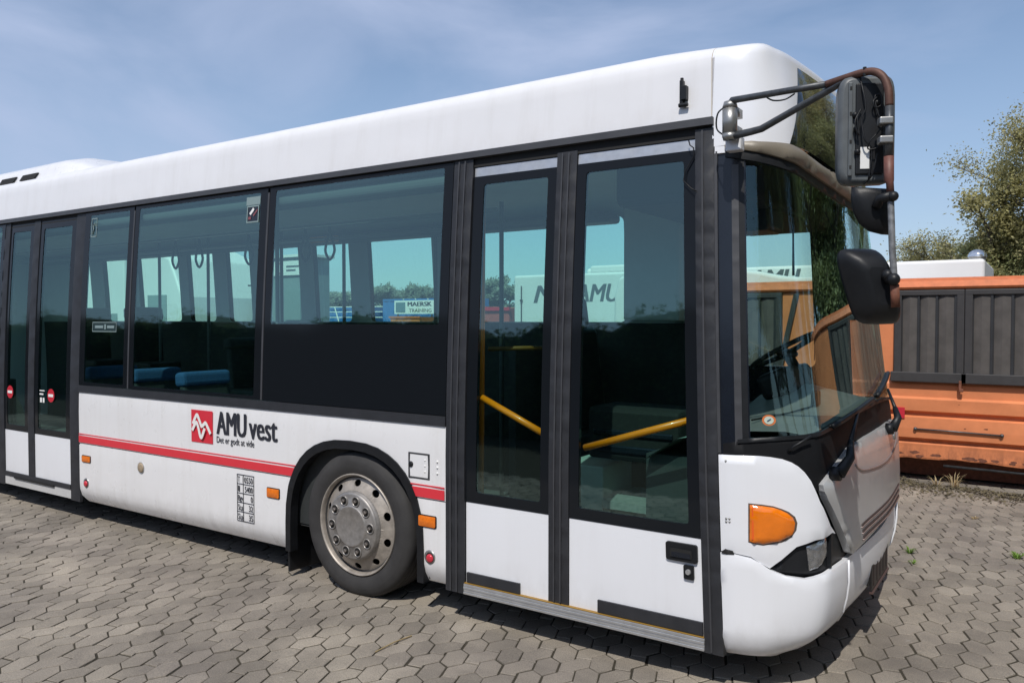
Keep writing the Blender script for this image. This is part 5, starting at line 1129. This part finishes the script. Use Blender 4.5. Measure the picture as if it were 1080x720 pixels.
for i in range(111):
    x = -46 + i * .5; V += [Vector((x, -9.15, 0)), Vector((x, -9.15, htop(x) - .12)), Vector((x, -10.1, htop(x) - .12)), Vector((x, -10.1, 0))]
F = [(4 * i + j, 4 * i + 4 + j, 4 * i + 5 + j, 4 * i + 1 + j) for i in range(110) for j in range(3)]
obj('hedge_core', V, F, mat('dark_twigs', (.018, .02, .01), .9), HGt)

# ------------------------------------------------------------------ moss and litter along the wagon, weeds in the joints
LIT = mat('moss_and_leaf_litter', (.105, .088, .05), .95, island=.45, var=.3)
V = []; F = []; rg = random.Random(9)
for i in range(9000):
    x = rg.uniform(-4.5, 4.5); t = abs(rg.gauss(0, .27)); y = 6.12 - t + .12 * math.sin(x * 3.1) + .08 * math.sin(x * 7.7)
    s_ = rg.uniform(.008, .024); a = rg.uniform(0, 6.28); n = len(V); z = .004 + abs(rg.gauss(0, .010)) * math.exp(-t * 3)
    V += [(x + s_ * math.cos(a), y + s_ * math.sin(a), z), (x + s_ * .5 * math.cos(a + 1.6), y + s_ * .5 * math.sin(a + 1.6), z + rg.uniform(0, .014)), (x - s_ * math.cos(a), y - s_ * math.sin(a), z + rg.uniform(0, .012)), (x + s_ * .5 * math.cos(a - 1.6), y + s_ * .5 * math.sin(a - 1.6), z)]; F.append((n, n + 1, n + 2, n + 3))
tag(obj('leaf_litter', V, F, LIT), 'brown moss and dead leaves along the foot of the orange wagon', 'leaf litter', kind='stuff')
WEED = leafmat('weed_green', (.10, .17, .03), .3); DRY = leafmat('dry_grass', (.26, .21, .12), .3)
def weed(name, label, loc, n_, hgt, m, cat='weed', sp=.05):
    t = thing(name, loc, label, cat); V = []; F = []; rg = random.Random(int(loc[0] * 100))
    for i in range(n_):
        a = rg.uniform(0, 6.28); d = Vector((math.cos(a), math.sin(a), 0)); b_ = Vector((-d.y, d.x, 0)); r0 = rg.uniform(0, sp * .3); l_ = rg.uniform(.5, 1) * sp; hh = rg.uniform(.4, 1) * hgt; wd = rg.uniform(.003, .007)
        P = [Vector(loc) + d * r0, Vector(loc) + d * (r0 + l_ * .5) + Vector((0, 0, hh * .8)), Vector(loc) + d * (r0 + l_) + Vector((0, 0, hh))]; n = len(V)
        V += [P[0] - b_ * wd * .5, P[0] + b_ * wd * .5, P[1] + b_ * wd, P[1] - b_ * wd, P[2]]; F += [(n, n + 1, n + 2, n + 3), (n + 3, n + 2, n + 4)]
    obj('leaves', V, F, m, t); return t
def gz(px, py):
    Rr = Vector((sA, cA, 0)); Up = Vector((-cA * math.sin(pit), sA * math.sin(pit), math.cos(pit))); d = Rr * ((px - 540) / 840) + Up * ((360 - py) / 840) + fwd
    C = Vector((0, -D, H)); return tuple(C + d * (-C.z / d.z))
weed('weed', 'small green weed in the paving just ahead of the number plate', gz(959, 583), 26, .05, WEED)
weed('weed', 'tiny green weed in the paving, nearer than the one ahead of the plate', gz(963, 594), 12, .03, WEED)
weed('weed', 'small green weed in the paving at the right edge of the photo', gz(1073, 589), 34, .05, WEED, sp=.07)
weed('weed', 'little weed in the paving between the bus front and the wagon', gz(1028, 547), 12, .03, DRY)
weed('grass_tuft', 'dry grass tuft under the middle of the orange wagon', (-.78, 6.0, 0), 26, .17, DRY, 'grass', .14)
weed('grass_tuft', 'dry grass tuft under the orange wagon, left of the other tuft', (-.95, 6.05, 0), 16, .11, DRY, 'grass', .12)
sp = thing('grass_sprig', gz(415, 679), 'thin dry grass stem lying on the paving in front of the wheel', 'grass')
a_ = Vector(gz(396, 688)); b_ = Vector(gz(434, 671)); MB().tube([a_ + Vector((0, 0, .006)), (a_ + b_) / 2 + Vector((0, 0, .014)), b_ + Vector((0, 0, .006))], .004, 5).build('stem', DRY, sp)
bpy.context.view_layer.update()
